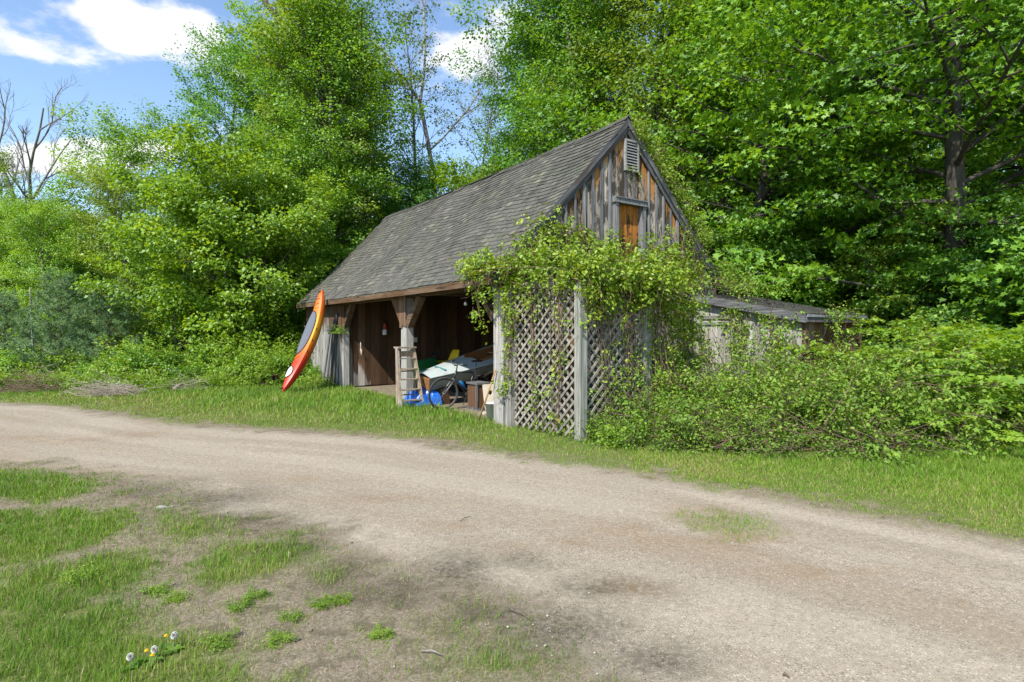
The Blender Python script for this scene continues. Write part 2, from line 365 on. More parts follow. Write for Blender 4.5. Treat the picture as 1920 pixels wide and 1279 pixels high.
_u = np.array([G(*p) for p in UP]); UPX, UPY = _u[:, 0], _u[:, 1]
ROAD = [(-40, 16.5)] + [G(*p) for p in UP] + [(7, 2.6), (14, -1.5), (14, -6), (4.5, -1.0)] + [G(*p) for p in LO[::-1]] + [(-14, 8.2), (-40, 10.5)]
def PG(*pts): return [G(*p) for p in pts]
TURF = [PG((-60, 885), (60, 888), (150, 903), (165, 922), (90, 938), (0, 932), (-60, 930)),
        PG((-60, 965), (40, 962), (150, 960), (230, 958), (205, 1005), (110, 1040), (60, 1056), (-60, 1052)),
        PG((20, 1072), (150, 1058), (240, 1040), (262, 1062), (245, 1100), (236, 1125), (120, 1120), (30, 1105)),
        PG((372, 1058), (420, 1025), (480, 1022), (548, 1008), (552, 1032), (530, 1052), (450, 1080), (405, 1092)),
        PG((-80, 1115), (60, 1100), (240, 1128), (258, 1190), (330, 1232), (350, 1290), (330, 1350), (-200, 1350)),
        PG((270, 1245), (340, 1215), (430, 1240), (470, 1290), (300, 1300)),
        PG((322, 985), (360, 978), (385, 1000), (345, 1016)),
        PG((1290, 968), (1345, 962), (1420, 975), (1425, 992), (1370, 998), (1310, 988)),
        PG((840, 1180), (920, 1190), (1010, 1230), (1060, 1290), (880, 1290), (820, 1220))]
TURF_W = [.95, 1, 1, .9, 1, .9, .75, .5, .25]
STAIN = [(850, 1075, 90, 50), (720, 1110, 120, 40), (930, 1150, 130, 45), (1050, 1180, 150, 55), (1230, 1240, 110, 45), (640, 1080, 60, 45), (400, 935, 110, 26), (300, 915, 90, 20), (480, 975, 110, 22), (880, 1060, 60, 22), (980, 1055, 70, 20), (1135, 1105, 120, 28), (560, 1020, 60, 30)]
RUST = [(260, 815, 75, 10), (120, 825, 110, 9), (1310, 960, 80, 22), (1240, 1000, 150, 30), (1190, 1105, 60, 22), (1790, 1120, 70, 18), (900, 985, 140, 10), (1040, 1020, 160, 16), (1370, 1010, 160, 25), (560, 900, 90, 8), (700, 935, 110, 10), (1600, 1075, 200, 16), (450, 890, 40, 6), (60, 820, 90, 7)]
def ell(X, Y, items):
    s = np.zeros(X.shape)
    with np.errstate(divide='ignore', invalid='ignore'):
        for px, py, rx, ry in items:
            cx, cy = G(px, py); ax, _ = G(px + rx, py); _, by = G(px, py - ry); _, by2 = G(px, py + ry)
            sy = (by - by2) / 2
            s = np.maximum(s, np.exp(-(((X - cx) / (ax - cx)) ** 2 + ((Y - cy) / sy) ** 2)))
    return s
WOOD_EDGE = [(-60, 16.6), (-15, 16.4), (-10, 17.2), (-7.6, 18.2), (-7, 21), (-5, 26), (5, 14), (7.0, 11.2), (8.3, 9.2), (12, 8.4), (60, 6), (60, 90), (-60, 90)]
def masks(X, Y):
    n1 = fbm(X * 1.7, Y * 1.7, 3); n2 = fbm(X * 6, Y * 6, 11); n3 = fbm(X * 22, Y * 22, 5, 3)
    rd = poly_sd(X, Y, ROAD); road = sstep(-.22, .22, rd + (n1 - .5) * .8 + (n2 - .5) * .8 + (n3 - .5) * .45)
    tf = np.zeros(X.shape)
    for p, w in zip(TURF, TURF_W):
        tf = np.maximum(tf, w * sstep(-.26, .10, poly_sd(X, Y, p) + (n2 - .5) * .42 + (n3 - .5) * .2))
    far = sstep(.0, .55, -rd + (n1 - .5) * .7 + (n2 - .5) * .9 + (n3 - .5) * .4) * (Y > np.interp(X, [-40, -6, -2, 3.5, 14], [12, 8, 5.6, 3.4, -2]))
    near = (1 - (Y > np.interp(X, [-40, -6, -2, 3.5, 14], [12, 8, 5.6, 3.4, -2])))
    patch = near * (1 - road) * sstep(.50, .66, n1 * .5 + n2 * .5) * .6      # loose tufts over the bare soil
    wd = sstep(-.6, .8, poly_sd(X, Y, WOOD_EDGE) + (n1 - .5) * 1.2)
    far = far * (1 - _in_barn(X, Y)); turf = np.maximum(np.maximum(tf, patch), far)
    st = ell(X, Y, STAIN) * sstep(.28, .56, n1 * .4 + n2 * .6) ; ru = ell(X, Y, RUST) * sstep(.3, .6, n2 * .6 + n1 * .4)
    rdu = np.interp(X, UPX, UPY) - Y; streak = fbm(rdu * 2.2 + 3, (X * .86 - Y * .51) * .22, 61, 4)
    return road, turf, st, ru, wd, far, streak
def gz(X, Y):
    rdu = np.interp(X, UPX, UPY) - Y
    return .035 * (fbm(X * .35, Y * .35, 21) - .5) + .018 * (fbm(X * 2.2, Y * 2.2, 9) - .5) + .045 * (fbm(rdu * 1.6 + 3, (X * .86 - Y * .51) * .16, 61, 3) - .5) * np.exp(-(rdu - 2) ** 2 / 8)

def _in_barn(X, Y):
    rx, ry = X + .136, Y - 9.97; a = .8234 * rx + .5674 * ry; b = -.5674 * rx + .8234 * ry
    return sstep(.05, .35, a) * sstep(-.1, .2, b) * (1 - sstep(5.8, 6.1, a)) * (1 - sstep(12, 12.3, b))
def ground_mat():
    t = NT('ground_soil'); a = t.attr('mask'); b = t.attr('mask2')
    sa = t.n('ShaderNodeSeparateColor'); t.l(a.outputs['Color'], sa.inputs[0]); sb = t.n('ShaderNodeSeparateColor'); t.l(b.outputs['Color'], sb.inputs[0])
    road, turf, st = sa.outputs; ru, wd, sk = sb.outputs
    v = t.coord('Object'); f1 = t.noise(v, 160, 3, .7); f2 = t.noise(v, 55, 4, .65); f3 = t.noise(v, 11, 5, .6); f4 = t.noise(v, 2.2, 5, .6)
    vo = t.n('ShaderNodeTexVoronoi'); vo.inputs['Scale'].default_value = 170; t.l(v, vo.inputs['Vector'])
    vr = t.n('ShaderNodeSeparateColor'); t.l(vo.outputs['Color'], vr.inputs[0])
    grav = t.ramp(vr.outputs[0], [(0, (.16, .132, .098)), (.3, (.255, .216, .163)), (.75, (.315, .268, .205)), (1, (.45, .395, .315))])
    grav = t.mix(t.math('MULTIPLY', t.step(f3, .42, .68), .55), grav, (.325, .272, .200))
    grav = t.mix(t.math('MULTIPLY', t.step(f4, .50, .68), .35), grav, (.27, .22, .165))
    grav = t.mix(t.math('MULTIPLY', t.step(sk, .50, .66), .5), grav, (.255, .20, .138))
    grav = t.mix(t.math('MULTIPLY', t.step(sk, .46, .36), .35), grav, (.375, .325, .252))
    grav = t.mix(t.math('MULTIPLY', t.step(f1, .62, .72), .45), grav, (.12, .10, .075))
    vo2 = t.n('ShaderNodeTexVoronoi'); vo2.inputs['Scale'].default_value = 62; t.l(v, vo2.inputs['Vector']); v2 = t.n('ShaderNodeSeparateColor'); t.l(vo2.outputs['Color'], v2.inputs[0])
    core = t.math('SUBTRACT', 1.0, t.step(vo2.outputs['Distance'], .18, .42))
    grav = t.mix(t.math('MULTIPLY', t.math('MULTIPLY', t.step(v2.outputs[0], .74, .80), core), .8), grav, (.50, .45, .37))
    grav = t.mix(t.math('MULTIPLY', t.math('MULTIPLY', t.step(v2.outputs[1], .78, .84), core), .75), grav, (.11, .09, .068))
    grav = t.mix(.55, grav, t.ramp(t.noise(v, 21, 5, .75), [(.30, .62), (.68, 1.32)]), 'MULTIPLY')
    brk = t.step(t.noise(v, 26, 5, .7), .28, .72)
    soil = t.ramp(f2, [(.25, (.09, .07, .048)), (.5, (.20, .165, .118)), (.75, (.34, .29, .215))])
    soil = t.mix(t.math('MULTIPLY', t.step(f3, .45, .65), .5), soil, (.14, .125, .075))
    soil = t.mix(t.math('MULTIPLY', t.step(f1, .56, .7), .5), soil, (.42, .37, .285))
    soil = t.mix(t.math('MULTIPLY', t.step(t.noise(v, 5.5, 6, .7), .48, .62), .55), soil, (.085, .072, .048))
    thatch = t.ramp(f2, [(.3, (.05, .075, .014)), (.55, (.11, .145, .028)), (.8, (.22, .205, .08))])
    forest = t.ramp(f2, [(.3, (.03, .022, .014)), (.6, (.085, .058, .034)), (.8, (.15, .105, .065))])
    c = t.mix(road, soil, grav); c = t.mix(t.math('MULTIPLY', turf, .85), c, thatch); c = t.mix(wd, c, forest)
    c = t.mix(t.math('MULTIPLY', st, t.math('ADD', .35, t.math('MULTIPLY', brk, .65)), True), c, (.062, .054, .038))
    c = t.mix(t.math('MULTIPLY', t.math('MULTIPLY', ru, brk), .8), c, t.ramp(f2, [(.3, (.15, .095, .05)), (.7, (.27, .18, .10))]))
    h = t.math('ADD', t.math('MULTIPLY', f2, .6), t.math('ADD', t.math('MULTIPLY', f1, .5), t.math('MULTIPLY', vo.outputs['Distance'], -.7)))
    return t.fin(c, .95, h, .55, .012, .08)
M['ground'] = ground_mat()

def ground_sheet(name, xs, ys, dz=0, keep=None):
    X, Y = np.meshgrid(xs, ys, indexing='ij'); nu, nv = X.shape
    r, tf, st, ru, wd, far, sk = masks(X, Y); Z = gz(X, Y) * np.exp(-((np.hypot(X, Y - 6) / 40) ** 2)) + dz
    V = np.stack([X, Y, Z], -1).reshape(-1, 3)
    I, J = np.meshgrid(np.arange(nu - 1), np.arange(nv - 1), indexing='ij')
    q = np.stack([I * nv + J, (I + 1) * nv + J, (I + 1) * nv + J + 1, I * nv + J + 1], -1).reshape(-1, 4)
    if keep is not None:
        rv = (r * (1 - wd)).ravel(); q = q[rv[q].min(1) > keep]
        cnt = np.bincount(q.ravel(), minlength=len(V)); V[(cnt < 4), 2] -= .009
        used = np.unique(q); mp = np.full(len(V), -1); mp[used] = np.arange(len(used)); V = V[used]; q = mp[q]
    else: used = slice(None)
    me = fast_mesh(name, V, q.ravel(), np.arange(len(q)) * 4, np.full(len(q), 4), M['ground'], smooth=True)
    for an, cs in (('mask', (r, tf, st)), ('mask2', (ru, wd, sk))):
        A = np.ones((len(V), 4), np.float32)
        for i, cc in enumerate(cs): A[:, i] = cc.ravel()[used]
        at_ = me.attributes.new(an, 'FLOAT_COLOR', 'POINT'); at_.data.foreach_set('color', A.ravel())
    return link(name, me)
def spaced(lo, hi, s, far, g=1.25):
    a = list(np.arange(lo, hi + s / 2, s)); d = s
    while a[-1] < far: d *= g; a.append(a[-1] + d)
    d = s
    b = []; x = lo
    while x > -far: d *= g; x -= d; b.append(x)
    return np.array(b[::-1] + a)
tag(ground_sheet('ground', spaced(-9, 9, .07, 400), spaced(1.2, 17, .07, 400)), kind='structure')
tag(ground_sheet('gravel_driveway', np.arange(-13, 9, .055), np.arange(1.0, 15, .055), .004, keep=.55), kind='structure')

# ------------------------------------------------------------------ grass blades, dry thatch and pebbles
def blades(name, X, Y, H, Wd, lv, mat, lean=.5, label=None, cat='grass'):
    n = len(X); Z = gz(X, Y) - .004; az = rng.uniform(0, 2 * np.pi, n); l = H * rng.uniform(.1, 1, n) * lean
    B = np.stack([X, Y, Z], -1); side = np.stack([np.cos(az), np.sin(az), 0 * az], -1) * Wd[:, None] / 2
    b2 = az + rng.uniform(.8, 2.3, n); out_ = np.stack([np.cos(b2), np.sin(b2), 0 * b2], -1) * l[:, None]
    up = np.array([0, 0, 1.0]) * H[:, None]
    V = np.stack([B - side, B + side, B + side * .7 + out_ * .35 + up * .6, B - side * .7 + out_ * .35 + up * .6, B + out_ + up], 1).reshape(-1, 3)
    k = np.arange(n)[:, None] * 5
    loops = np.concatenate([k + np.array([0, 1, 2, 3]), k + np.array([3, 2, 4])], 1).ravel()
    st = (np.arange(n)[:, None] * 7 + np.array([0, 4])).ravel(); tt = np.tile([4, 3], n)
    o = link(name, fast_mesh(name, V, loops, st, tt, mat, np.repeat(lv, 2)))
    return tag(o, label, cat, kind='stuff')
def scatter(n, x0, x1, y0, y1):
    return rng.uniform(x0, x1, n), rng.uniform(y0, y1, n)
def in_barn(X, Y, pad=0):
    rx, ry = X + .136, Y - 9.97; a = .8234 * rx + .5674 * ry; b = -.5674 * rx + .8234 * ry
    return (a > .25 - pad) & (a < 6 + pad) & (b > -.1 - pad) & (b < 12 + pad)
def lawn():
    # foreground tufts
    X, Y = scatter(700000, -6.5, 3.2, 1.8, 8.2)
    vis = np.abs(X) < Y * .93 + .4; X, Y = X[vis], Y[vis]
    r, tf, st, ru, wd, far, sk = masks(X, Y); thin = .26 * (1 - r) ** 2 * sstep(.30, .62, fbm(X * 2.5, Y * 2.5, 55)); pr = np.maximum(np.clip(tf * (1 - far), 0, 1) ** 1.2, thin * (1 - far)) * np.clip(3.4 / Y, .25, 1)
    cl = fbm(X * 9, Y * 9, 40, 2); pr = pr * sstep(.08, .48, cl)
    k = rng.random(len(X)) < pr; X, Y, c2, s = X[k], Y[k], cl[k], tf[k]
    n = len(X); hh = (.018 + .046 * rng.random(n) ** 1.4) * (.6 + .9 * c2) * (.6 + .4 * s)
    tone = fbm(X * 1.3, Y * 1.3, 77); lv = np.clip(rng.normal(.42, .17, n) + (tone - .5) * .9 + .06, 0, .93); lv[rng.random(n) < .07] = 1
    blades('grass', X, Y, hh, rng.uniform(.0018, .0036, n) * np.clip(Y / 3.2, 1, 2), lv, M['grass'], .8, 'patchy green grass tufts growing in the bare soil beside the gravel')
    # far strip between driveway, barn and woods
    X, Y = scatter(560000, -13, 13, 3.6, 18); X2, Y2 = scatter(240000, 1.5, 8.5, 3.6, 8.5); X = np.concatenate([X, X2]); Y = np.concatenate([Y, Y2])
    vis = (np.abs(X) < Y * .93 + .8) & ~in_barn(X, Y); X, Y = X[vis], Y[vis]
    r, tf, st, ru, wd, far, sk = masks(X, Y)
    cl = fbm(X * 3, Y * 3, 41, 3); k = rng.random(len(X)) < np.clip(far * (1 - r) * (1 - wd * .75) * sstep(.12, .5, cl + far * .12) , 0, 1) * np.clip(6 / Y, .35, 1)
    X, Y, c2 = X[k], Y[k], cl[k]; n = len(X)
    rd = -poly_sd(X, Y, ROAD); tall = sstep(.4, 3.0, rd)
    hh = (.03 + .06 * rng.random(n)) * (.55 + 1.1 * tall) * (.6 + .8 * c2) * np.clip(Y / 8.5, .5, 1)
    tone = fbm(X * .9, Y * .9, 78); lv = np.clip(rng.normal(.60, .15, n) - .16 * tall + (tone - .5) * .7, 0, .95); lv[rng.random(n) < .06 + .12 * (1 - tall)] = 1
    blades('lawn_grass', X, Y, hh, rng.uniform(.004, .008, n) * np.clip(Y / 7, .55, 2), lv, M['grass'], .8, 'sunlit strip of lawn grass between the gravel driveway and the barn')
    # dry straw over bare soil and the ragged road edge
    X, Y = scatter(420000, -6.5, 5.5, 1.8, 10)
    vis = np.abs(X) < Y * .93 + .4; X, Y = X[vis], Y[vis]
    r, tf, st, ru, wd, far, sk = masks(X, Y); k = rng.random(len(X)) < np.clip((1 - r) * (1 - tf * .6) * (1 - far * .6) * .75 + st * .6 * (1 - r * .6), 0, 1) * np.clip(3 / Y, .2, 1)
    X, Y = X[k], Y[k]; n = len(X)
    blades('dry_straw', X, Y, rng.uniform(.004, .016, n), rng.uniform(.0018, .004, n) * np.clip(Y / 3, 1, 2), np.clip(rng.normal(.45, .25, n) - .35 * st[k], 0, 1), M['straw'], 3.2, 'dry tan dead grass lying on the bare soil')
lawn()
def pebbles():
    n = 9000; X, Y = scatter(60000, -7, 6, 2.2, 11); r, *_ = masks(X, Y); vis = (np.abs(X) < Y * .93 + .3)
    k = np.where((rng.random(len(X)) < (.15 + .85 * r) * np.clip(3 / Y, .1, 1)) & vis)[0][:n]; X, Y = X[k], Y[k]; n = len(X)
    S = .002 + .005 * rng.random(n) ** 3 + (rng.random(n) < .012) * .004 + ((rng.random(n) < .10) & (r[k] > .15) & (r[k] < .9)) * rng.uniform(.002, .010, n)
    O = np.array([(1, 0, 0), (-1, 0, 0), (0, 1, 0), (0, -1, 0), (0, 0, .6), (0, 0, -.6)], float)
    O = np.repeat(O[None], n, 0) * rng.uniform(.6, 1.3, (n, 6, 1)); az = rng.uniform(0, 6.28, n); c, s = np.cos(az), np.sin(az)
    V = np.stack([O[..., 0] * c[:, None] - O[..., 1] * s[:, None], O[..., 0] * s[:, None] + O[..., 1] * c[:, None], O[..., 2]], -1) * S[:, None, None]
    V += np.stack([X, Y, gz(X, Y) + .004 + S * .25], -1)[:, None]
    T = np.array([(0, 2, 4), (2, 1, 4), (1, 3, 4), (3, 0, 4), (2, 0, 5), (1, 2, 5), (3, 1, 5), (0, 3, 5)])
    loops = (np.arange(n)[:, None, None] * 6 + T).ravel()
    t = NT('pebble_stone'); c_ = t.ramp(t.attr('lv').outputs['Fac'], [(0, (.13, .11, .09)), (.4, (.36, .31, .26)), (.8, (.34, .30, .24)), (1, (.42, .38, .31))]); m = t.fin(c_, .85)
    o = link('pebbles', fast_mesh('pebbles', V.reshape(-1, 3), loops, np.arange(n * 8) * 3, np.full(n * 8, 3), m, np.repeat(rng.random(n), 8)))
    tag(o, 'loose small stones scattered over the gravel driveway', 'gravel', kind='stuff')
pebbles()

# ------------------------------------------------------------------ the barn (local axes: x across the gable, y along the eave)
BX, BY, BR = -.136, 9.97, math.atan2(.5674, .8234)
RA, RZ, EA, EZ, BL, BW = 2.86, 5.80, -.30, 2.535, 11.95, 5.72
SL = (RZ - EZ) / (RA - EA)
def B2W(a, b, z=0): return Vector((BX + .8234 * a - .5674 * b, BY + .5674 * a + .8234 * b, z))
barn = thing('barn', 'weathered grey wooden barn with steep shingled roof and open front bays', 'barn', (BX, BY, 0), BR)
def roofz(a): return RZ - SL * abs(a - RA)
def sag(t, b):      # old roof: the slope dips between the rafters
    bb = np.clip(b / BL, 0, 1)
    return -.10 * np.sin(np.pi * bb) * (.12 + .88 * t) - .05 * np.sin(np.pi * np.clip(t, 0, 1)) ** .8 * (1 + np.sin(b * 2 * np.pi / 3.9 + .6)) - .012 * t * np.sin(b * 2.7)
def vboard(parent, mat, name, p0, p1, q, z0, z1a, z1b, th, off=0.0, j=.006):
    """vertical board: along x at y=q (wall 'g') or along y at x=q (wall 'f')"""
    wall, q = q; mb = MB()
    e = off; t0 = q - e - th; t1 = q - e
    if wall == 'g': P = [(p0, t0, z0), (p1, t0, z0), (p1, t1, z0), (p0, t1, z0), (p0, t0, z1a), (p1, t0, z1b), (p1, t1, z1b), (p0, t1, z1a)]
    else: P = [(t0, p0, z0), (t1, p0, z0), (t1, p1, z0), (t0, p1, z0), (t0, p0, z1a), (t1, p0, z1a), (t1, p1, z1b), (t0, p1, z1b)]
    P = np.array(P, float); jj = rng.uniform(-j, j, (8, 3)); jj[:, 2] *= 1.5; mb.hexa(P + jj)
    return mb.build(name, mat, parent)
# gable wall: boards with battens
DA0, DA1, DZ0, DZ1 = 2.64, 3.28, 2.92, 4.10
edges = list(np.linspace(0.02, DA0, 13)) + list(np.linspace(DA0, DA1, 4)[1:]) + list(np.linspace(DA1, BW - .02, 12)[1:])
top = lambda a: roofz(a) - .10
for i in range(len(edges) - 1):
    a0, a1 = edges[i] + .004, edges[i + 1] - .004; off = float(rng.uniform(0, .008))
    if a0 > DA0 - .01 and a1 < DA1 + .01:
        vboard(barn, M['gable'], 'board', a0, a1, ('g', 0), .05, DZ0 - .01, DZ0 - .01, .022, off)
        vboard(barn, M['gable'], 'board', a0, a1, ('g', 0), DZ1 + .06, top(a0), top(a1), .022, off)
    else: vboard(barn, M['gable'], 'board', a0, a1, ('g', 0), .05, top(a0), top(a1), .022, off)
for i, a in enumerate(edges[1:-1]):
    if DA0 - .02 < a < DA1 + .02:
        if DA0 + .02 < a < DA1 - .02: vboard(barn, M['batten'], 'batten', a - .03, a + .03, ('g', -.031), DZ1 + .12, top(a - .03) - .02, top(a + .03) - .02, .02, 0)
        continue
    w = float(rng.uniform(.020, .032)); vboard(barn, M['batten'], 'batten', a - w, a + w, ('g', -.031), .05, top(a - w) - .02, top(a + w) - .02, .022, 0)
# loft door
dr = MB(); dr.box(DA0 - .02, DA1 + .02, .07, .085, DZ0, DZ1 + .05); door = dr.build('loft_door', M['door'], barn)
for i in range(4):
    w = (DA1 - DA0) / 4; mb = MB(); mb.box(DA0 + i * w + .003, DA0 + (i + 1) * w - .003, .035 + .004 * (i % 2), .069, DZ0, DZ1, .002); mb.build('plank', M['door'], door)
for (x0, x1, z0, z1, nm, y0) in ((DA0 - .10, DA0, DZ0 - .1, DZ1, 'door_jamb', -.075), (DA1, DA1 + .10, DZ0 - .1, DZ1, 'door_jamb', -.075), (DA0 - .14, DA1 + .14, DZ1 + .002, DZ1 + .09, 'door_lintel', -.105), (DA0 - .12, DA1 + .12, DZ1 + .093, DZ1 + .115, 'drip_cap', -.125)):
    mb = MB(); mb.box(x0, x1, y0, .03, z0, z1, .004); mb.build(nm, M['batten'], barn)
# louvre vent
LA0, LA1, LZ0, LZ1 = 2.84, 3.14, 4.80, 5.34
mb = MB(); mb.box(LA0 - .03, LA1 + .03, -.036, -.03, LZ0 - .03, LZ1 + .03); vent = mb.build('vent', M['dark'], barn)  # black sheet stands in for the shade behind the slats
for (x0, x1, z0, z1) in ((LA0 - .04, LA0, LZ0 - .04, LZ1 + .04), (LA1, LA1 + .04, LZ0 - .04, LZ1 + .04), (LA0 + .001, LA1 - .001, LZ0 - .04, LZ0), (LA0 + .001, LA1 - .001, LZ1, LZ1 + .04)):
    mb = MB(); mb.box(x0, x1, -.085, -.037, z0, z1); mb.build('vent_frame', M['ventgrey'], vent)
for i in range(9):
    z = LZ0 + .03 + i * (LZ1 - LZ0 - .03) / 9; mb = MB()
    P = [(LA0 + .002, -.082, z), (LA1 - .002, -.082, z), (LA1 - .002, -.045, z + .035), (LA0 + .002, -.045, z + .035)]
    P = P + [(x, y, zz_ + .012) for x, y, zz_ in P]; mb.hexa(np.array(P)); mb.build('slat', M['ventgrey'], vent)
# rake boards, both sides of the gable
for s in (-1, 1):
    aE = RA + s * (RA - EA - .02)
    def strip(y0, y1, d0, d1, nm, mat, aend=aE):
        mb = MB(); P = []
        for y in (y0, y1):
            P += [(aend, y, roofz(aend) - d1), (RA, y, RZ - d1), (RA, y, RZ - d0), (aend, y, roofz(aend) - d0)]
        P = np.array(P) + rng.uniform(-.004, .004, (8, 3)); mb.hexa(P); mb.build(nm, mat, barn)
    strip(-.078, -.0575, .075, .30, 'rake_board', M['trim_l' if s < 0 else 'trim_r']); strip(-.105, -.0805, .03, .17, 'rake_trim', M['trim_l' if s < 0 else 'trim_r'])
    strip(BL + .03, BL + .06, .075, .30, 'rake_board', M['trim'])
# front wall of the end room, rear wall, far gable, partition seen inside the bays
def front_boards(b0, b1, q, z0, z1, mat, w=.2, th=.024):
    x = b0
    while x < b1 - .02:
        e = min(x + w * float(rng.uniform(.75, 1.25)), b1)
        if b1 - e < .07: e = b1
        vboard(barn, mat, 'board', x + .003, e - .003, ('f', q), z0, z1, z1, th, float(rng.uniform(0, .006)), .004); x = e
front_boards(8.30, BL, 0.0, .04, 2.46, M['front'])
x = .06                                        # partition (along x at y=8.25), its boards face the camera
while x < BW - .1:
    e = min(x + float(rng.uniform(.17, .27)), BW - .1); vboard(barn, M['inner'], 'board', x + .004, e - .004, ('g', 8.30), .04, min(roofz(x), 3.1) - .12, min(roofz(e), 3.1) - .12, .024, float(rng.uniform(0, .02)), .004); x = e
mb = MB(); mb.box(BW - .03, BW, .03, BL, 0.02, 2.62); mb.build('rear_wall', M['front'], barn)
mb = MB(); P = [(0, BL - .03, .02), (BW, BL - .03, .02), (BW, BL, .02), (0, BL, .02), (0, BL - .03, 2.7), (BW, BL - .03, 2.7), (BW, BL, 2.7), (0, BL, 2.7)]; mb.hexa(np.array(P))
mb.add([(0, BL - .03, 2.702), (BW, BL - .03, 2.702), (RA, BL - .03, 5.6), (0, BL, 2.702), (BW, BL, 2.702), (RA, BL, 5.6)], [(0, 1, 2), (5, 4, 3), (1, 4, 5, 2), (0, 2, 5, 3)]); mb.build('far_gable_wall', M['front'], barn)
# posts, header, braces
def bx(nm, mat, *a, j=.004): mb = MB(); mb.box(*a, j); return mb.build(nm, mat, barn)
bx('post', M['post'], .0, .24, .02, .33, 0, 2.36); bx('post', M['post'], .0, .17, 3.94, 4.23, 0, 2.36); bx('post', M['front'], -.005, .16, 8.18, 8.31, 0, 2.36)
bx('header_beam', M['beam'], .0, .16, .04, 4.08, 2.365, 2.62); bx('header_beam', M['beam'], .003, .163, 4.084, 8.31, 2.368, 2.62)
bx('tie_beam', M['beam'], .17, BW - .05, 3.98, 4.14, 2.45, 2.63)
def brace(b0, z0, b1, z1, w=.15, d=.1, mat='beam', a=.07):
    mb = MB(); mb.beam((a, b0, z0), (a, b1, z1), d, w, (1, 0, 0), .003); return mb.build('knee_brace', M[mat], barn)
brace(3.93, 1.75, 3.30, 2.40, .15, .16); brace(8.18, 1.78, 7.62, 2.40, .15, .14); brace(.36, 1.82, .92, 2.40, .14, .12)
for i, (b0, b1, zb) in enumerate(((4.25, 4.40, 1.80), (4.405, 4.56, 1.98), (4.565, 4.72, 2.16))):     # boards nailed over the brace
    mb = MB(); mb.hexa(np.array([(-.03, b0, zb), (-.006, b0, zb), (-.006, b1, zb + .18), (-.03, b1, zb + .18), (-.03, b0, 2.42), (-.006, b0, 2.42), (-.006, b1, 2.42), (-.03, b1, 2.42)])); mb.build('cover_board', M['postb'], barn)
for b0, b1 in ((3.93, 4.02), (4.025, 4.13), (4.135, 4.245)):
    mb = MB(); zb = 1.72 + float(rng.uniform(-.03, .03)); mb.box(-.032, -.004, b0, b1, zb, 2.42, .003); mb.build('cover_board', M['postb'], barn)
# eave: soffit strip, fascia, rafters' underside (roof deck)
NB, NT_ = 40, 12
def deck(side):
    mb = MB(); V = []
    for off in (-.028, -.075):
        for i in range(NB):
            b = -.10 + (BL + .2) * i / (NB - 1)
            for k in range(NT_):
                t = k / (NT_ - 1); a = EA + t * (RA - EA); z = EZ + t * (RZ - EZ) + off + float(sag(t, b))
                V.append((a if side < 0 else 2 * RA - a, b, z))
    V = np.array(V); n = NB * NT_; mb.add(V, [])
    q = lambda i, k, o: o * n + i * NT_ + k
    fs = []
    for i in range(NB - 1):
        for k in range(NT_ - 1):
            fs.append((q(i, k, 0), q(i + 1, k, 0), q(i + 1, k + 1, 0), q(i, k + 1, 0))); fs.append((q(i, k + 1, 1), q(i + 1, k + 1, 1), q(i + 1, k, 1), q(i, k, 1)))
        fs.append((q(i, 0, 0), q(i, 0, 1), q(i + 1, 0, 1), q(i + 1, 0, 0)))
    for k in range(NT_ - 1):
        fs.append((q(0, k, 0), q(0, k + 1, 0), q(0, k + 1, 1), q(0, k, 1))); fs.append((q(NB - 1, k, 1), q(NB - 1, k + 1, 1), q(NB - 1, k + 1, 0), q(NB - 1, k, 0)))
    mb.f = fs; mb.fa = [.4] * len(fs)
    return mb
roof = deck(-1).build('roof', M['shingle'], barn); roof2 = deck(1).build('roof', M['shingle'], barn)
mb = MB()
for i in range(NB - 1):
    b0 = -.10 + (BL + .2) * i / (NB - 1); b1 = -.10 + (BL + .2) * (i + 1) / (NB - 1); z0 = EZ + float(sag(0, b0)) - .03; z1 = EZ + float(sag(0, b1)) - .03
    mb.hexa(np.array([(EA - .012, b0, z0 - .12), (EA + .02, b0, z0 - .12), (EA + .02, b1, z1 - .12), (EA - .012, b1, z1 - .12), (EA - .012, b0, z0), (EA + .02, b0, z0), (EA + .02, b1, z1), (EA - .012, b1, z1)]))
mb.build('fascia', M['beam'], barn)
# shingles of the front slope: near ones singly, the far ones joined
slen = math.hypot(RA - EA, RZ - EZ); ang = math.atan2(RZ - EZ, RA - EA)
def shingle_mesh(w, L, lv, k):
    mb = MB(); jl = rng.uniform(-.012, .012, 2); th = .016
    P = np.array([(-w / 2, jl[0], 0), (w / 2, jl[1], 0), (w / 2, L, -.004), (-w / 2, L, -.004), (-w / 2, jl[0], th), (w / 2, jl[1], th), (w / 2, L, .002), (-w / 2, L, .002)]); mb.hexa(P, lv)
    return mb
NV = 24
variants = [shingle_mesh(float(rng.uniform(.13, .24)), .27, float(np.clip(rng.beta(2, 2.2), 0, 1)) if k % 12 else float(rng.uniform(.86, 1)), k) for k in range(NV)]
vm_ = [v.mesh('shingle', M['shingle']) for v in variants]; vw = [np.ptp(v.v[0][:, 0]) for v in variants]
places = []
rows = 33; expo = (slen - .02) / rows
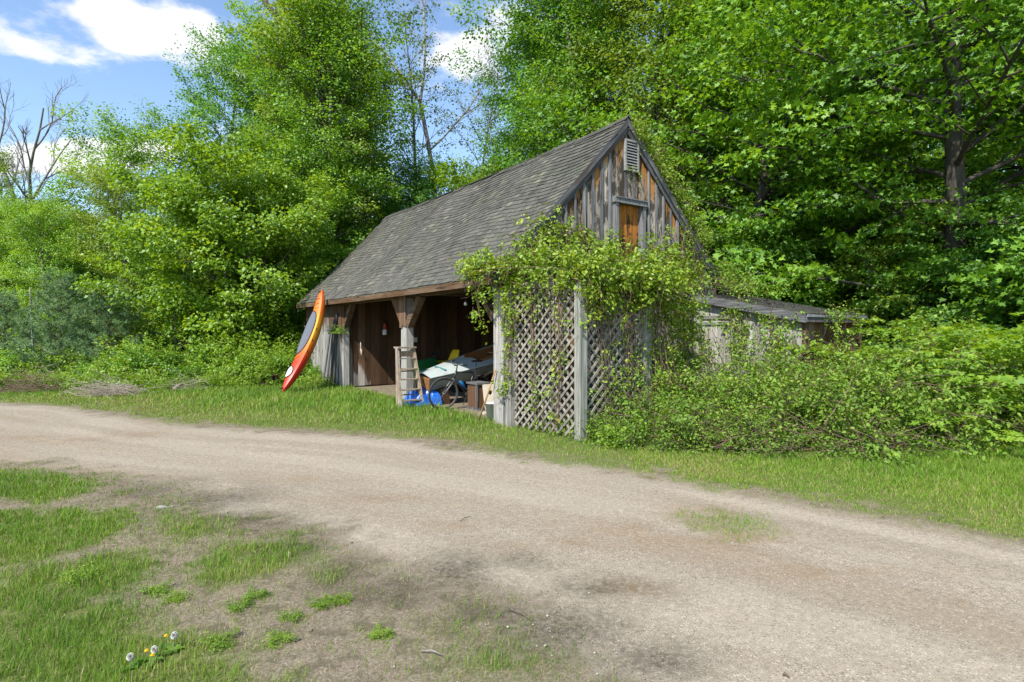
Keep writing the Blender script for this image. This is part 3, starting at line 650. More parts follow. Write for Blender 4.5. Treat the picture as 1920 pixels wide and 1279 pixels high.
for r_ in range(rows):
    b = -.11 + float(rng.uniform(0, .1)); wob = rng.uniform(0, 6.28)
    while b < BL + .08:
        k = int(rng.integers(NV)); w = vw[k]; s = r_ * expo + .006 * math.sin(b * 1.7 + wob) + float(rng.uniform(-.008, .008)); t = s / slen
        z = EZ + t * (RZ - EZ) + float(sag(t, b)) - .026; a = EA + t * (RA - EA)
        db = float(sag(t, b + .2) - sag(t, b - .2)) / .4
        # local x -> -y (along the eave), y -> up the slope, z -> outwards
        yax = Vector((math.cos(ang), 0, math.sin(ang))); xax = Vector((0, -1, -db)).normalized(); zax = xax.cross(yax).normalized(); xax = yax.cross(zax)
        tilt = float(rng.normal(.045, .012)); y2 = (yax * math.cos(tilt) - zax * math.sin(tilt)); z2 = xax.cross(y2)
        roll = float(rng.normal(0, .02)); x3 = (xax * math.cos(roll) + y2 * math.sin(roll)); y3 = z2.cross(x3)
        Mx = Matrix(((x3.x, y3.x, z2.x, a), (x3.y, y3.y, z2.y, b + w / 2), (x3.z, y3.z, z2.z, z + .008), (0, 0, 0, 1)))
        wp = B2W(a, b); places.append((wp.y, k, Mx)); b += w + .006
places.sort(key=lambda p: p[0])
for d_, k, Mx in places[:300]:
    o = link('shingle', vm_[k], roof); o.matrix_local = Mx
mb = MB()
for d_, k, Mx in places[300:]:
    V = variants[k].v[0] @ np.array(Mx.to_3x3()).T + np.array(Mx.translation)
    mb.add(V, variants[k].f, float(np.clip(variants[k].fa[0] + rng.normal(0, .08), 0, 1)))
o = mb.build('shingle_courses', M['shingle'], roof); o['kind'] = 'stuff'
mb = MB()
for r_ in range(0, 30):       # rear slope, hardly seen
    t = r_ / 30; a = 2 * RA - (EA + t * (RA - EA)); z = EZ + t * (RZ - EZ) - .02; a1 = a - (RA - EA) / 30; z1 = z + (RZ - EZ) / 30
    P = [(a, -.1, z), (a, BL + .1, z), (a1, BL + .1, z1 - .02), (a1, -.1, z1 - .02)]; P = P + [(x, y, zq + .028 - .018 * (i > 1)) for i, (x, y, zq) in enumerate(P)]
    mb.hexa(np.array(P), float(rng.uniform(.2, .7)))
o = mb.build('shingle_courses', M['shingle'], roof2); o['kind'] = 'stuff'
for i in range(40):           # ridge caps
    b0 = -.11 + i * (BL + .22) / 40; b1 = b0 + (BL + .22) / 40 + .03; z = RZ + float(sag(1, b0)) + .012 + float(rng.uniform(-.012, .018))
    for s in (-1, 1):
        mb = MB(); wd_ = .085 + float(rng.uniform(-.02, .02)); P = [(RA, b0, z), (RA + s * wd_, b0, z - wd_ * 1.05), (RA + s * wd_, b1, z - wd_ * 1.05 - .012), (RA, b1, z - .012)]; P = P + [(x, y, q + .014) for x, y, q in P]; mb.hexa(np.array(P), float(rng.uniform(0, .35))); mb.build('ridge_cap', M['shingle'], roof if s < 0 else roof2)
# small fittings fixed to the partition
bx('switch_box', M['white'], 2.18, 2.30, 8.21, 8.27, 1.28, 1.42, j=.001)

# ------------------------------------------------------------------ lean-to shed against the gable
shed = thing('lean_to_shed', 'low grey lean-to shed under vines against the gable end', 'shed', B2W(4.75, 0), BR)
SW, SD, SH, SLW = 2.1, 2.62, 2.44, 1.92           # width, depth out from the gable, high and low roof edge
x = -2.5
while x < -.12:
    e = x + float(rng.uniform(.16, .24)); e = min(e, -.12); zt = lambda y: SH + (SH - SLW) / SD * y - .14
    mb = MB(); mb.hexa(np.array([(.06, x + .003, .03), (.085, x + .003, .03), (.085, e - .003, .03), (.06, e - .003, .03), (.06, x + .003, zt(x)), (.085, x + .003, zt(x)), (.085, e - .003, zt(e)), (.06, e - .003, zt(e))]) + rng.uniform(-.004, .004, (8, 3))); mb.build('board', M['post'], shed); x = e
for (y0, y1, z0, z1, nm) in ((-1.05, -.35, 1.86, 1.93, 'door_head'), (-1.05, -.35, 1.74, 1.80, 'door_rail'), (-1.12, -1.055, .05, 1.95, 'door_jamb'), (-.345, -.28, .05, 1.95, 'door_jamb')):
    mb = MB(); mb.box(.03, .058, y0, y1, z0, z1, .003); mb.build(nm, M['lathpost'], shed)
x = .1
while x < SW - .1:
    e = min(x + .2, SW - .1); mb = MB(); mb.box(x + .003, e - .003, -2.5, -2.475, .03, 1.80, .004); mb.build('board', M['postb'], shed); x = e
for xx in (.03, SW - .12):
    mb = MB(); mb.box(xx, xx + .09, -2.60, -2.51, 0, 1.84, .003); mb.build('post', M['postb'], shed)
def sz(y): return SH + (SH - SLW) / SD * y
mb = MB(); P = [(-.05, -SD, sz(-SD) - .05), (SW, -SD, sz(-SD) - .05), (SW, -.09, sz(-.09) - .05), (-.05, -.09, sz(-.09) - .05)]; mb.hexa(np.array(P + [(x, y, z + .04) for x, y, z in P]), .4); sroof = mb.build('roof', M['shingle'], shed)
mb = MB(); P = [(-.085, -SD - .02, sz(-SD) - .16), (-.053, -SD - .02, sz(-SD) - .16), (-.053, -.1, sz(0) - .17), (-.085, -.1, sz(0) - .17)]; mb.hexa(np.array(P + [(x, y, z + .15) for x, y, z in P])); mb.build('rake_board', M['trim_b'], shed)
mb = MB(); mb.box(-.05, SW + .02, -SD - .04, -SD - .005, SLW - .15, SLW - .03, .004); mb.build('fascia', M['trim'], shed)
mb = MB(); mb.box(-.06, SW + .03, -SD - .06, -SD - .042, SLW - .06, SLW - .01, .003); mb.build('fascia_trim', M['batten'], shed)
sang = math.atan2(SH - SLW, SD); sl2 = math.hypot(SD, SH - SLW)
nr = 18
for r_ in range(nr):
    xx = -.06
    while xx < SW - .02:
        k = int(rng.integers(NV)); w = vw[k]; s = r_ * (sl2 - .1) / nr; y = -SD - .01 + s * math.cos(sang)
        o = link('shingle', vm_[k], sroof); o.location = (xx + w / 2, y, sz(y) + .004); o.rotation_euler = (sang - .05, 0, float(rng.normal(0, .012))); xx += w + .005

# ------------------------------------------------------------------ lattice screen
lat = thing('lattice_screen', 'diagonal wooden lattice screen between posts at the barn corner', 'lattice', B2W(0, 0), BR)
def lpost(a0, a1, b0, b1, h, mat, nm='post'): mb = MB(); mb.box(a0, a1, b0, b1, -.02, h, .005); mb.build(nm, mat, lat)
lpost(-.01, .12, -.22, -.06, 2.38, M['post']); lpost(.14, .27, -1.80, -1.66, 2.34, M['lathpost']); lpost(1.52, 1.64, -1.80, -1.68, 2.3, M['lathpost'])
def lattice(A, B, z0, z1, off):
    A = Vector(A); B = Vector(B); d = (B - A); Lh = d.length; d.normalize(); nrm = Vector((d.y, -d.x, 0)); H = z1 - z0; pitch = .162
    for s in (1, -1):
        c = -H + .05
        while c < Lh + (0 if s > 0 else 0):
            # line u = c + s'*(z) clipped to the panel rectangle
            pts = []
            u0, u1 = c, c + H
            t0 = max(0, -c / H); t1 = min(1, (Lh - c) / H)
            if t1 - t0 > .03:
                ua, ub = c + t0 * H, c + t1 * H
                if s < 0: ua, ub = Lh - ua, Lh - ub
                o_ = nrm * (off + s * .0075); jz = float(rng.uniform(-.006, .006))
                P0 = A + d * ua + o_ + Vector((0, 0, z0 + t0 * H + jz)); P1 = A + d * ub + o_ + Vector((0, 0, z0 + t1 * H + jz))
                mb = MB(); mb.beam(P0, P1, .012, .037, nrm.cross((P1 - P0).normalized()), .0015); mb.build('slat', M['lath'], lat)
            c += pitch
lattice((.06, -.23, 0), (.19, -1.655, 0), .03, 2.30, 0); lattice((.28, -1.73, 0), (1.51, -1.73, 0), .05, 2.26, 0)
for A_, B_ in (((.045, -.2, 2.36), (.205, -1.7, 2.33)), ((.205, -1.735, 2.31), (1.6, -1.735, 2.30)), ((1.58, -1.7, 2.36), (1.58, -.12, 2.40)), ((.9, -1.7, 2.375), (.9, -.12, 2.40))):
    mb = MB(); mb.beam(A_, B_, .05, .1, (0, 0, 1), .003); mb.build('top_rail', M['lath'], lat)

# ------------------------------------------------------------------ kayak leaning on the eave
def kayak():
    A = B2W(-1.72, 7.55, .02); B = B2W(-.36, 8.66, 2.72); L = (B - A).length; ax = (B - A).normalized()
    n = Vector((-.70, -.72, .0)); n = (n - ax * n.dot(ax)).normalized(); sd = n.cross(ax).normalized()
    root = thing('kayak', 'red, orange and yellow kayak leaning bow-up against the barn eave', 'kayak')
    root.matrix_world = Matrix(((ax.x, sd.x, n.x, A.x), (ax.y, sd.y, n.y, A.y), (ax.z, sd.z, n.z, A.z), (0, 0, 0, 1)))
    t = NT('kayak_plastic'); s = t.n('ShaderNodeSeparateXYZ'); v = t.coord('Object'); t.l(v, s.inputs[0]); nn = t.noise(v, 3.5, 5, .6)
    f = t.math('ADD', t.math('DIVIDE', s.outputs[0], L), t.math('MULTIPLY', t.math('SUBTRACT', nn, .5), .10))
    c = t.ramp(f, [(0, (.50, .022, .012)), (.27, (.60, .035, .010)), (.42, (.72, .16, .012)), (.55, (.72, .31, .025)), (.66, (.72, .31, .025)), (.77, (.72, .15, .012)), (1, (.66, .09, .01))])
    scr = t.noise(t.coord('Object', (3, 40, 40)), 1, 4, .7); c = t.mix(t.math('MULTIPLY', t.step(scr, .6, .75), .25), c, (.62, .45, .35))
    hm = t.fin(c, t.math('ADD', .28, t.math('MULTIPLY', scr, .25)), scr, .05, .002, .45)
    def hw(u): return .29 * max(0, math.sin(math.pi * min(max(u, 0), 1))) ** .62 * (1.0 if u < .5 else 1.0)
    def sheer(u): return .13 * (2 * u - 1) ** 2 - .01 + .10 * max(0, u - .75)      # banana line, ends swept up towards the deck
    def deckz(u, y):
        w = max(hw(u), .02); q = min(1, abs(y) / w); return sheer(u) + (.085 + .03 * math.sin(math.pi * u)) * (1 - q ** 1.8) * min(1, hw(u) / .16)
    mb = MB(); nu = 44; V = []; sec = 20
    for i in range(nu):
        u = i / (nu - 1); w = max(hw(u), .012); dp = .21 * (math.sin(math.pi * min(max(u, .02), .98))) ** .45 + .03
        for k in range(sec):
            if k <= 10:
                th = math.pi * k / 10; y = w * math.cos(th); z = sheer(u) - dp * (math.sin(th) ** .62)
                y *= (1 - .12 * math.sin(th) ** 2)
            else:
                q = -1 + 2 * (k - 10) / 10; y = w * q; z = deckz(u, y)
            V.append((u * L, y, z))
    hv = np.array(V).reshape(nu, sec, 3); mb.grid(hv[:, :11].reshape(-1, 3), nu, 11); mb.add(V[:sec], [tuple(range(sec))]); mb.add(V[-sec:], [tuple(range(sec))[::-1]])
    hull = mb.build('hull', hm, root, True); mb = MB(); mb.grid(np.concatenate([hv[:, 10:], hv[:, :1]], 1).reshape(-1, 3), nu, sec - 9); mb.build('deck', hm, root, True)
    def pad(u0, u1, wid, h, nm, mat, parent, rim=None, base=.004, exp=2.4):
        mb = MB(); nr, na = 9, 36; V = []
        for i in range(nr):
            r = i / (nr - 1)
            for k in range(na):
                a = 2 * math.pi * k / na; ca, sa = math.cos(a), math.sin(a); q = (abs(ca) ** exp + abs(sa) ** exp) ** (-1 / exp)
                u = (u0 + u1) / 2 + (u1 - u0) / 2 * r * q * ca; y = wid * r * q * sa
                V.append((u * L, y, deckz(u, y) + base + h * (1 - r ** 3)))
        for k in range(na): x, y, z = V[-na]; V.append((x, y, z - base - .008))
        mb.grid(V, nr + 1, na, True); o = mb.build(nm, mat, parent, True)
        if rim:
            P = [V[(nr - 1) * na + k] for k in range(na)] + [V[(nr - 1) * na]]; m2 = MB(); m2.tube([(x, y, z + .004) for x, y, z in P], rim, 6, False); m2.build('rim', M['dark'], o, True)
        return o
    cov = flat('cockpit_cover_fabric', (.115, .125, .15), .85, .12, 9, .1)
    pad(.34, .775, .235, .05, 'cockpit_cover', cov, root, .012)
    pad(.115, .225, .135, .03, 'hatch_cover', flat('hatch_plastic', (.60, .61, .58), .45, .08), root, .014, exp=2)
    def cord(pts, nm='bungee_cord', r=.004):
        mb = MB(); mb.tube([(u * L, y, deckz(u, y) + .008) for u, y in pts], r, 5); mb.build(nm, M['dark'], root)
    def seg(pts, n=6):
        o_ = []
        for (u0, y0), (u1, y1) in zip(pts[:-1], pts[1:]): o_ += [(u0 + (u1 - u0) * i / n, y0 + (y1 - y0) * i / n) for i in range(n)]
        return o_ + [pts[-1]]
    cord(seg([(.80, -.16), (.80, .17), (.85, -.14), (.855, .14), (.90, -.10), (.905, .09)])); cord(seg([(.25, .16), (.315, -.15)])); cord(seg([(.25, -.16), (.315, .15)]))
    for u in (.02, .975):
        mb = MB(); mb.tube([(u * L, -.05, sheer(u) + .05), (u * L, .05, sheer(u) + .05)], .014, 8); mb.build('carry_handle', M['dark'], root, True)
    for u in (.36, .47, .58):
        mb = MB(); mb.tube([(u * L, -hw(u) - .002, sheer(u) - .03), (u * L + .05, -hw(u) - .008, sheer(u) - .02)], .008, 5); mb.build('pad_eye', M['dark'], root)
kayak()

# ------------------------------------------------------------------ stepladder
def ladder():
    root = thing('stepladder', 'old paint-spattered wooden stepladder standing before the centre post', 'ladder', B2W(0, 0), BR)
    m = wood('ladder_wood', (.52, .42, .31), (.22, .16, .11), (.60, .56, .50), .35, black=.05, var=.2)
    H = 1.25
    FL, FR, TL, TR = Vector((-.52, 3.10, 0)), Vector((.02, 3.16, 0)), Vector((-.45, 3.42, H)), Vector((-.06, 3.46, H))
    def P(s, t): return (FL.lerp(TL, t)).lerp(FR.lerp(TR, t), s)
    for a, b in ((FL, TL), (FR, TR)): mb = MB(); mb.beam(a, b, .055, .085, (0, 1, .0), .001); mb.build('rail', m, root)
    for i in range(5):
        t = .12 + i * .175; mb = MB(); mb.beam(P(.04, t), P(.96, t), .11, .024, (0, 0, 1), .002); mb.build('step', m, root)
    mb = MB(); mb.beam(P(-.07, 1.008), P(1.07, 1.008), .19, .034, (0, 0, 1), .002); mb.build('top_cap', m, root)
    mb = MB(); mb.beam(P(.04, .90), P(.96, .90), .018, .12, (0, -.25, 1), .001); mb.build('apron', m, root)
    for s in (.06, .94):
        a = P(s, .97) + Vector((0, .10, 0)); mb = MB(); mb.beam(a, Vector((P(s, 0).x, 3.34, .02)), .022, .042, (0, 1, 0), .001); mb.build('rear_leg', m, root)
    for z in (.25, .75):
        f = 1 - z / H; y = 3.55 - .21 * f; mb = MB(); mb.beam((P(.06, z / H).x, y, z), (P(.94, z / H).x, y, z), .016, .03, (0, 0, 1)); mb.build('rear_brace', m, root)
ladder()

# ------------------------------------------------------------------ bicycle
def bicycle():
    fw, rw = Vector((.10, 2.42)), Vector((1.08, 2.62)); d = (rw - fw).normalized()
    root = thing('bicycle', 'dark grey bicycle with a blue water bottle parked inside the open bay', 'bicycle', B2W(fw.x, fw.y), BR + math.atan2(d.y, d.x))
    root.rotation_euler.x = R(7)
    # local: x from front axle to rear axle, y left, z up
    rw_, WBs = .34, (rw - fw).length
    fr = flat('bicycle_paint', (.025, .028, .035), .3, .1, 8, .5, dirt=.1); st = flat('bicycle_steel', (.13, .13, .133), .45, .1, 8, .4, .6, .2); ty = flat('tyre_rubber', (.045, .042, .038), .85, .1); bl = flat('bottle_blue', (.02, .22, .55), .4, .1)
    def torus(Rm, r, c, M3, n=40, k=8):
        mb = MB(); V = []
        for i in range(n):
            a = 2 * math.pi * i / n
            for j in range(k):
                b = 2 * math.pi * j / k; p = Vector(((Rm + r * math.cos(b)) * math.cos(a), r * math.sin(b), (Rm + r * math.cos(b)) * math.sin(a))); V.append(tuple(M3 @ p + c))
        mb.add(V, [(i * k + j, i * k + (j + 1) % k, ((i + 1) % n) * k + (j + 1) % k, ((i + 1) % n) * k + j) for i in range(n) for j in range(k)]); return mb
    steer = Matrix.Rotation(R(-14), 3, 'Z')
    for c, M3 in ((Vector((0, 0, rw_)), steer), (Vector((WBs, 0, rw_)), Matrix.Identity(3))):
        mb = torus(rw_ - .018, .018, c, M3); w = mb.build('wheel', ty, root, True)
        torus(rw_ - .042, .010, c, M3, 40, 6).build('rim', st, w, True)
        mb = MB(); mb.tube([tuple(c + M3 @ Vector((0, y, 0))) for y in (-.05, -.03, .03, .05)], [.008, .02, .02, .008], 10); mb.build('hub', st, w, True)
        for i in range(24):
            a = 2 * math.pi * i / 24; s_ = .025 * (1 if i % 2 else -1); off = .5 * (1 if (i // 2) % 2 else -1)
            mb = MB(); mb.tube([tuple(c + M3 @ Vector((.02 * math.cos(a + off), s_, .02 * math.sin(a + off)))), tuple(c + M3 @ Vector((.296 * math.cos(a), 0, .296 * math.sin(a))))], .0013, 4, False); mb.build('spoke', st, w)
    HT, HB, ST, BB, RA_ = Vector((.30, 0, .80)), Vector((.25, 0, .64)), Vector((.80, 0, .78)), Vector((.66, 0, .28)), Vector((WBs, 0, rw_))
    mb = MB()
    for a, b, r in ((HT, HB, .020), (HT - Vector((0, 0, .03)), ST - Vector((0, 0, .04)), .015), (HB, BB, .018), (ST, BB, .016)): mb.tube([tuple(a), tuple(b)], r, 10)
    for y in (-.055, .055): mb.tube([tuple(BB + Vector((0, y * .5, 0))), tuple(RA_ + Vector((0, y, 0)))], .010, 8); mb.tube([tuple(ST + Vector((0, y * .3, -.03))), tuple(RA_ + Vector((0, y, 0)))], .009, 8)
    mb.build('frame', fr, root, True)
    mb = MB()
    for y in (-.055, .055):
        mb.tube([tuple(HB), tuple(HB + steer @ Vector((-.02, y, -.03))), tuple(steer @ Vector((-.02 + .03, y, 0)) + Vector((.10, 0, .48))), tuple(Vector((0, 0, rw_)) + steer @ Vector((0, y, 0)))], [.015, .014, .012, .009], 8)
    mb.build('fork', st, root, True)
    mb = MB(); mb.tube([tuple(HT), tuple(HT + Vector((.01, 0, .10))), tuple(HT + Vector((-.07, 0, .115)))], .013, 8); mb.build('stem', st, root, True)
    mb = MB(); c = HT + Vector((-.07, 0, .115)); mb.tube([tuple(c + steer @ Vector(p)) for p in ((.13, -.30, .05), (.04, -.24, .06), (0, -.10, .02), (0, .10, .02), (.04, .24, .06), (.13, .30, .05))], .011, 8); hb = mb.build('handlebar', st, root, True)
    for s in (-1, 1): mb = MB(); mb.tube([tuple(c + steer @ Vector((.06, s * .25, .058))), tuple(c + steer @ Vector((.14, s * .305, .05)))], .016, 8); mb.build('grip', M['dark'], hb, True)
    mb = MB(); mb.tube([tuple(ST), tuple(ST + Vector((.05, 0, .17)))], .012, 8); mb.build('seat_post', st, root, True)
    mb = MB(); V = []; c = ST + Vector((.03, 0, .18))
    for i in range(9):
        u = i / 8; w = .018 + .075 * u ** 2 * (1 if u < .95 else .8)
        for k in range(10): a = 2 * math.pi * k / 10; V.append((c.x - .13 + .27 * u, w * math.cos(a), c.z + .02 + .018 * math.sin(a) + .02 * (u - .5) ** 2))
    mb.grid(V, 9, 10, True); mb.add(V[:10], [tuple(range(10))]); mb.add(V[-10:], [tuple(range(10))[::-1]]); mb.build('saddle', M['dark'], root, True)
    mb = MB(); mb.lathe([(.0, -.004), (.088, -.004), (.092, 0), (.088, .004), (0, .004)], 24, Matrix.Translation(BB + Vector((0, -.05, 0))) @ Matrix.Rotation(R(90), 4, 'X')); cw = mb.build('chainring', st, root)
    for s, a in ((-1, 2.2), (1, 2.2 + math.pi)):
        e = BB + Vector((.17 * math.cos(a), s * .08, .17 * math.sin(a))); mb = MB(); mb.beam(BB + Vector((0, s * .065, 0)), e, .014, .024, (0, 1, 0)); ck = mb.build('crank_arm', st, root)
        mb = MB(); mb.box(e.x - .045, e.x + .045, e.y + s * .05 - .045, e.y + s * .05 + .045, e.z - .012, e.z + .012); mb.build('pedal', M['dark'], ck)
    dn = (BB - HB).normalized(); pn = Vector((dn.z, 0, -dn.x)); pn = pn if pn.z > 0 else -pn; c = HB.lerp(BB, .42) + pn * .055
    q = dn.to_track_quat('Z', 'Y').to_matrix().to_4x4(); mb = MB(); mb.lathe([(0, -.02), (.02, -.02), (.022, .0), (.036, .03), (.037, .19), (.03, .2), (0, .2)], 14, Matrix.Translation(c - dn * .05) @ q); mb.build('water_bottle', bl, root, True)
    mb = MB(); mb.tube([(BB.x + .05, .02, .26), (BB.x + .08, .20, -.005)], .008, 6); mb.build('kickstand', st, root)
bicycle()

# ------------------------------------------------------------------ dinghy stored bow inside, transom at the opening
def dinghy():
    root = thing('dinghy', 'pale grey dinghy with brown transom stored tilted inside the barn bay', 'boat', B2W(.22, 3.40, .30), BR)
    root.rotation_euler.y = R(-12.5); root.rotation_euler.x = R(7)
    gel = flat('dinghy_deck', (.33, .37, .36), .55, .15, 5, .3); side = flat('dinghy_side', (.24, .27, .265), .5, .2, 5); tw = wood('dinghy_wood', (.42, .20, .07), (.22, .09, .035), (.10, .06, .04), .3, axis=0, black=.1); teal = flat('teal_stripe', (.05, .20, .20), .5)
    L = 3.5; n = 22
    def w(u): return .27 + .40 * math.sin(min(1, u / .7) * math.pi / 2) - .10 * max(0, u - .7)
    mb = MB(); V = []
    for i in range(n):
        u = i / (n - 1); b = w(u)
        for k in range(9):
            th = -1 + 2 * k / 8; y = b * (abs(th) ** .7) * (1 if th > 0 else -1) if k != 4 else 0; z = .34 * (abs(th) ** 2.2) - .02 + .10 * u * u
            V.append((u * L, y, z))
    mb.grid(V, n, 9); hull = mb.build('hull', side, root, True)
    mb = MB(); P = [V[k] for k in range(9)]; mb.add([(x - .012, y, z) for x, y, z in P] + [(0.012, y, z) for x, y, z in P], [tuple(range(9)), tuple(range(9, 18))[::-1]] + [(k, k + 1, k + 10, k + 9) for k in range(8)] + [(8, 0, 9, 17)]); mb.build('transom', tw, root)
    # deck with a cockpit opening
    c0, c1 = .36, .72
    mb = MB(); D = []
    us = [i / 30 for i in range(31)]
    def top(u): return .345 + .10 * u * u
    for u in us:
        b = w(u) + .012; ci = .36 if c0 <= u <= c1 else None
        D.append((u, b, ci))
    for (u0, b0, ca), (u1, b1, cb2) in zip(D[:-1], D[1:]):
        z0, z1 = top(u0), top(u1)
        if ca and cb2:
            for s in (-1, 1): mb.hexa(np.array([(u0 * L, s * b0, z0), (u0 * L, s * .36, z0 + .03), (u1 * L, s * .36, z1 + .03), (u1 * L, s * b1, z1), (u0 * L, s * b0, z0 + .02), (u0 * L, s * .36, z0 + .05), (u1 * L, s * .36, z1 + .05), (u1 * L, s * b1, z1 + .02)]))
        else:
            for s in (-1, 1): mb.hexa(np.array([(u0 * L, s * b0, z0), (u0 * L, 0, z0 + .055), (u1 * L, 0, z1 + .055), (u1 * L, s * b1, z1), (u0 * L, s * b0, z0 + .02), (u0 * L, 0, z0 + .075), (u1 * L, 0, z1 + .075), (u1 * L, s * b1, z1 + .02)]))
    mb.build('deck', gel, root)
    mb = MB(); mb.box(c0 * L, c1 * L + .1, -.34, .34, .13, .15); mb.build('cockpit_floor', tw, root)
    for s in (-1, 1): mb = MB(); mb.box(c0 * L, c1 * L + .08, s * .355 - .008, s * .355 + .008, .15, .47); mb.build('coaming', tw, root)
    for u in (c0, c1): mb = MB(); mb.box(u * L - .01, u * L + .012, -.34, .34, .15, top(u) + .06); mb.build('coaming', tw, root)
    mb = MB(); mb.box(.50 * L, .55 * L, -.33, .33, .33, .352); mb.build('thwart', tw, root)
    for s in (-1, 1):
        mb = MB(); mb.tube([(u * L, s * (w(u) + .018), top(u) + .006) for u in us], .016, 6); mb.build('rub_rail', gel, root, True)
    mb = MB(); mb.box(.40, .44, -.25, .25, .408, .424); mb.build('stripe', teal, root)
    for (x, y) in ((.35, -.12), (.35, .16), (2.6, 0)):
        mb = MB(); zb = -.22 - x * .0; mb.box(x - .08, x + .08, y - .12, y + .12, -.36 - x * .26, -.0, .01); mb.build('chock', M['postb'], root)
dinghy()

# ------------------------------------------------------------------ lawn tractor
def tractor():
    root = thing('lawn_tractor', 'green lawn tractor with a yellow seat parked deep in the barn', 'tractor', B2W(.85, 5.85), BR); root.scale = (1.12, 1.12, 1.05)
    gr = flat('tractor_green', (.012, .13, .03), .35, .1, 6, .5); ye = flat('tractor_yellow', (.72, .50, .01), .45, .1, 6, .4)
    def soft(x0, x1, y0, y1, z0, z1, nm, mat, tz=.0, bev=.05):
        mb = MB(); V = []; S = [(0, .6), (.15, .93), (.5, 1), (.85, .97), (1, .85)]
        for u, s in S:
            x = x0 + (x1 - x0) * u; zt = z1 - tz * (1 - u); hy = (y1 - y0) / 2 * s
            for k in range(12):
                a = 2 * math.pi * k / 12; ca, sa = math.cos(a), math.sin(a); q = (abs(ca) ** 5 + abs(sa) ** 5) ** -.2
                V.append((x, (y0 + y1) / 2 + hy * q * ca, (z0 + zt) / 2 + (zt - z0) / 2 * q * sa * (.9 + .1 * s)))
        mb.grid(V, 5, 12, True); mb.add(V[:12], [tuple(range(12))]); mb.add(V[-12:], [tuple(range(12))[::-1]]); return mb.build(nm, mat, root, True)
    soft(0, .72, -.24, .24, .42, .86, 'hood', gr, .10); soft(.02, .70, -.26, .26, .25, .47, 'chassis', gr, 0); soft(.75, 1.55, -.46, .46, .38, .60, 'fender', gr, .1)
    mb = MB(); mb.box(.02, .10, -.2, .2, .48, .70, .01); mb.build('grille', M['dark'], root)
    mb = MB(); mb.box(.55, 1.1, -.44, .44, .26, .30); mb.build('footrest', M['dark'], root)
    mb = MB(); V = [];
    for (x, z, th, w) in ((.86, .72, .05, .17), (.93, .74, .07, .22), (1.10, .72, .08, .235), (1.22, .74, .09, .235), (1.27, .86, .09, .225), (1.31, .98, .08, .20), (1.33, 1.04, .04, .15)):
        nx = 1 if z > .8 else 0
        for k in range(10):
            a = 2 * math.pi * k / 10; V.append((x + (th * .5 * math.sin(a) if z > .8 else 0), w * math.cos(a), z + (th * .5 * math.sin(a) if z < .8 else 0) + .02 * abs(math.cos(a))))
    mb.grid(V, 7, 10, True); mb.add(V[:10], [tuple(range(10))]); mb.add(V[-10:], [tuple(range(10))[::-1]]); mb.build('seat', ye, root, True)
    mb = MB(); mb.tube([(.70, 0, .8), (.80, 0, .97)], .018, 8); sc = mb.build('steering_column', M['dark'], root)
    mb = MB(); mb.tube([(.80 + .17 * .35 * math.sin(a), .17 * math.cos(a), .98 + .17 * math.sin(a) * .55) for a in np.linspace(0, 2 * np.pi, 25)], .014, 6, False)
    for a in (.5, 2.6, 4.7): mb.tube([(.80, 0, .98), (.80 + .06 * math.sin(a), .17 * math.cos(a), .98 + .0935 * math.sin(a))], .009, 5)
    mb.build('steering_wheel', M['dark'], root, True)
    for x, r, w in ((.15, .19, .15), (1.18, .26, .22)):
        for s in (-1, 1):
            y = s * (.36 if r < .2 else .38); mb = MB(); mb.lathe([(r * .55, -w / 2), (r * .93, -w / 2), (r, -w / 3), (r, w / 3), (r * .93, w / 2), (r * .55, w / 2)], 22, Matrix.Translation((x, y, r)) @ Matrix.Rotation(R(90), 4, 'X')); wh = mb.build('wheel', M['dark'], root)
            mb = MB(); mb.lathe([(.02, -w / 2 - .004), (r * .54, -w / 2 + .01), (r * .54, w / 2 - .01), (.02, w / 2 + .004)], 18, Matrix.Translation((x, y, r)) @ Matrix.Rotation(R(90), 4, 'X')); mb.build('rim', ye, wh)
    for s in (-1, 1): mb = MB(); mb.lathe([(.0, 0), (.035, 0), (.035, .02), (0, .025)], 12, Matrix.Translation((.005, s * .13, .72)) @ Matrix.Rotation(R(-90), 4, 'Y')); mb.build('headlight', M['white'], root)
tractor()

# ------------------------------------------------------------------ small stuff in and around the barn
def tarp():
    n, m = 26, 26; V = []
    for i in range(n):
        for k in range(m):
            x = i / (n - 1) - .5; y = k / (m - 1) - .5; r = max(abs(x), abs(y)) * 2
            z = .30 * (1 - r ** 3.5) * (.7 + .6 * float(vnoise(np.array(x * 5.0), np.array(y * 5.0), 4))) + .05 * float(fbm(np.array(x * 14.), np.array(y * 14.), 8)) * (1 - r ** 4)
            V.append((x * .66 + .04 * math.sin(y * 13), y * .62, z))
    mb = MB(); mb.grid(V, n, m); t = NT('blue_tarp_plastic'); nn = t.noise(t.coord('Object'), 30, 3); mt = t.fin(t.ramp(nn, [(.3, (.01, .07, .42)), (.7, (.02, .16, .62))]), .35, nn, .3, .01, .5)
    o = mb.build('tarp', mt, None); o.location = B2W(.16, 3.42, 0); o.rotation_euler.z = BR; tag(o, 'crumpled blue plastic tarp on the floor beside the stepladder', 'tarp')
tarp()
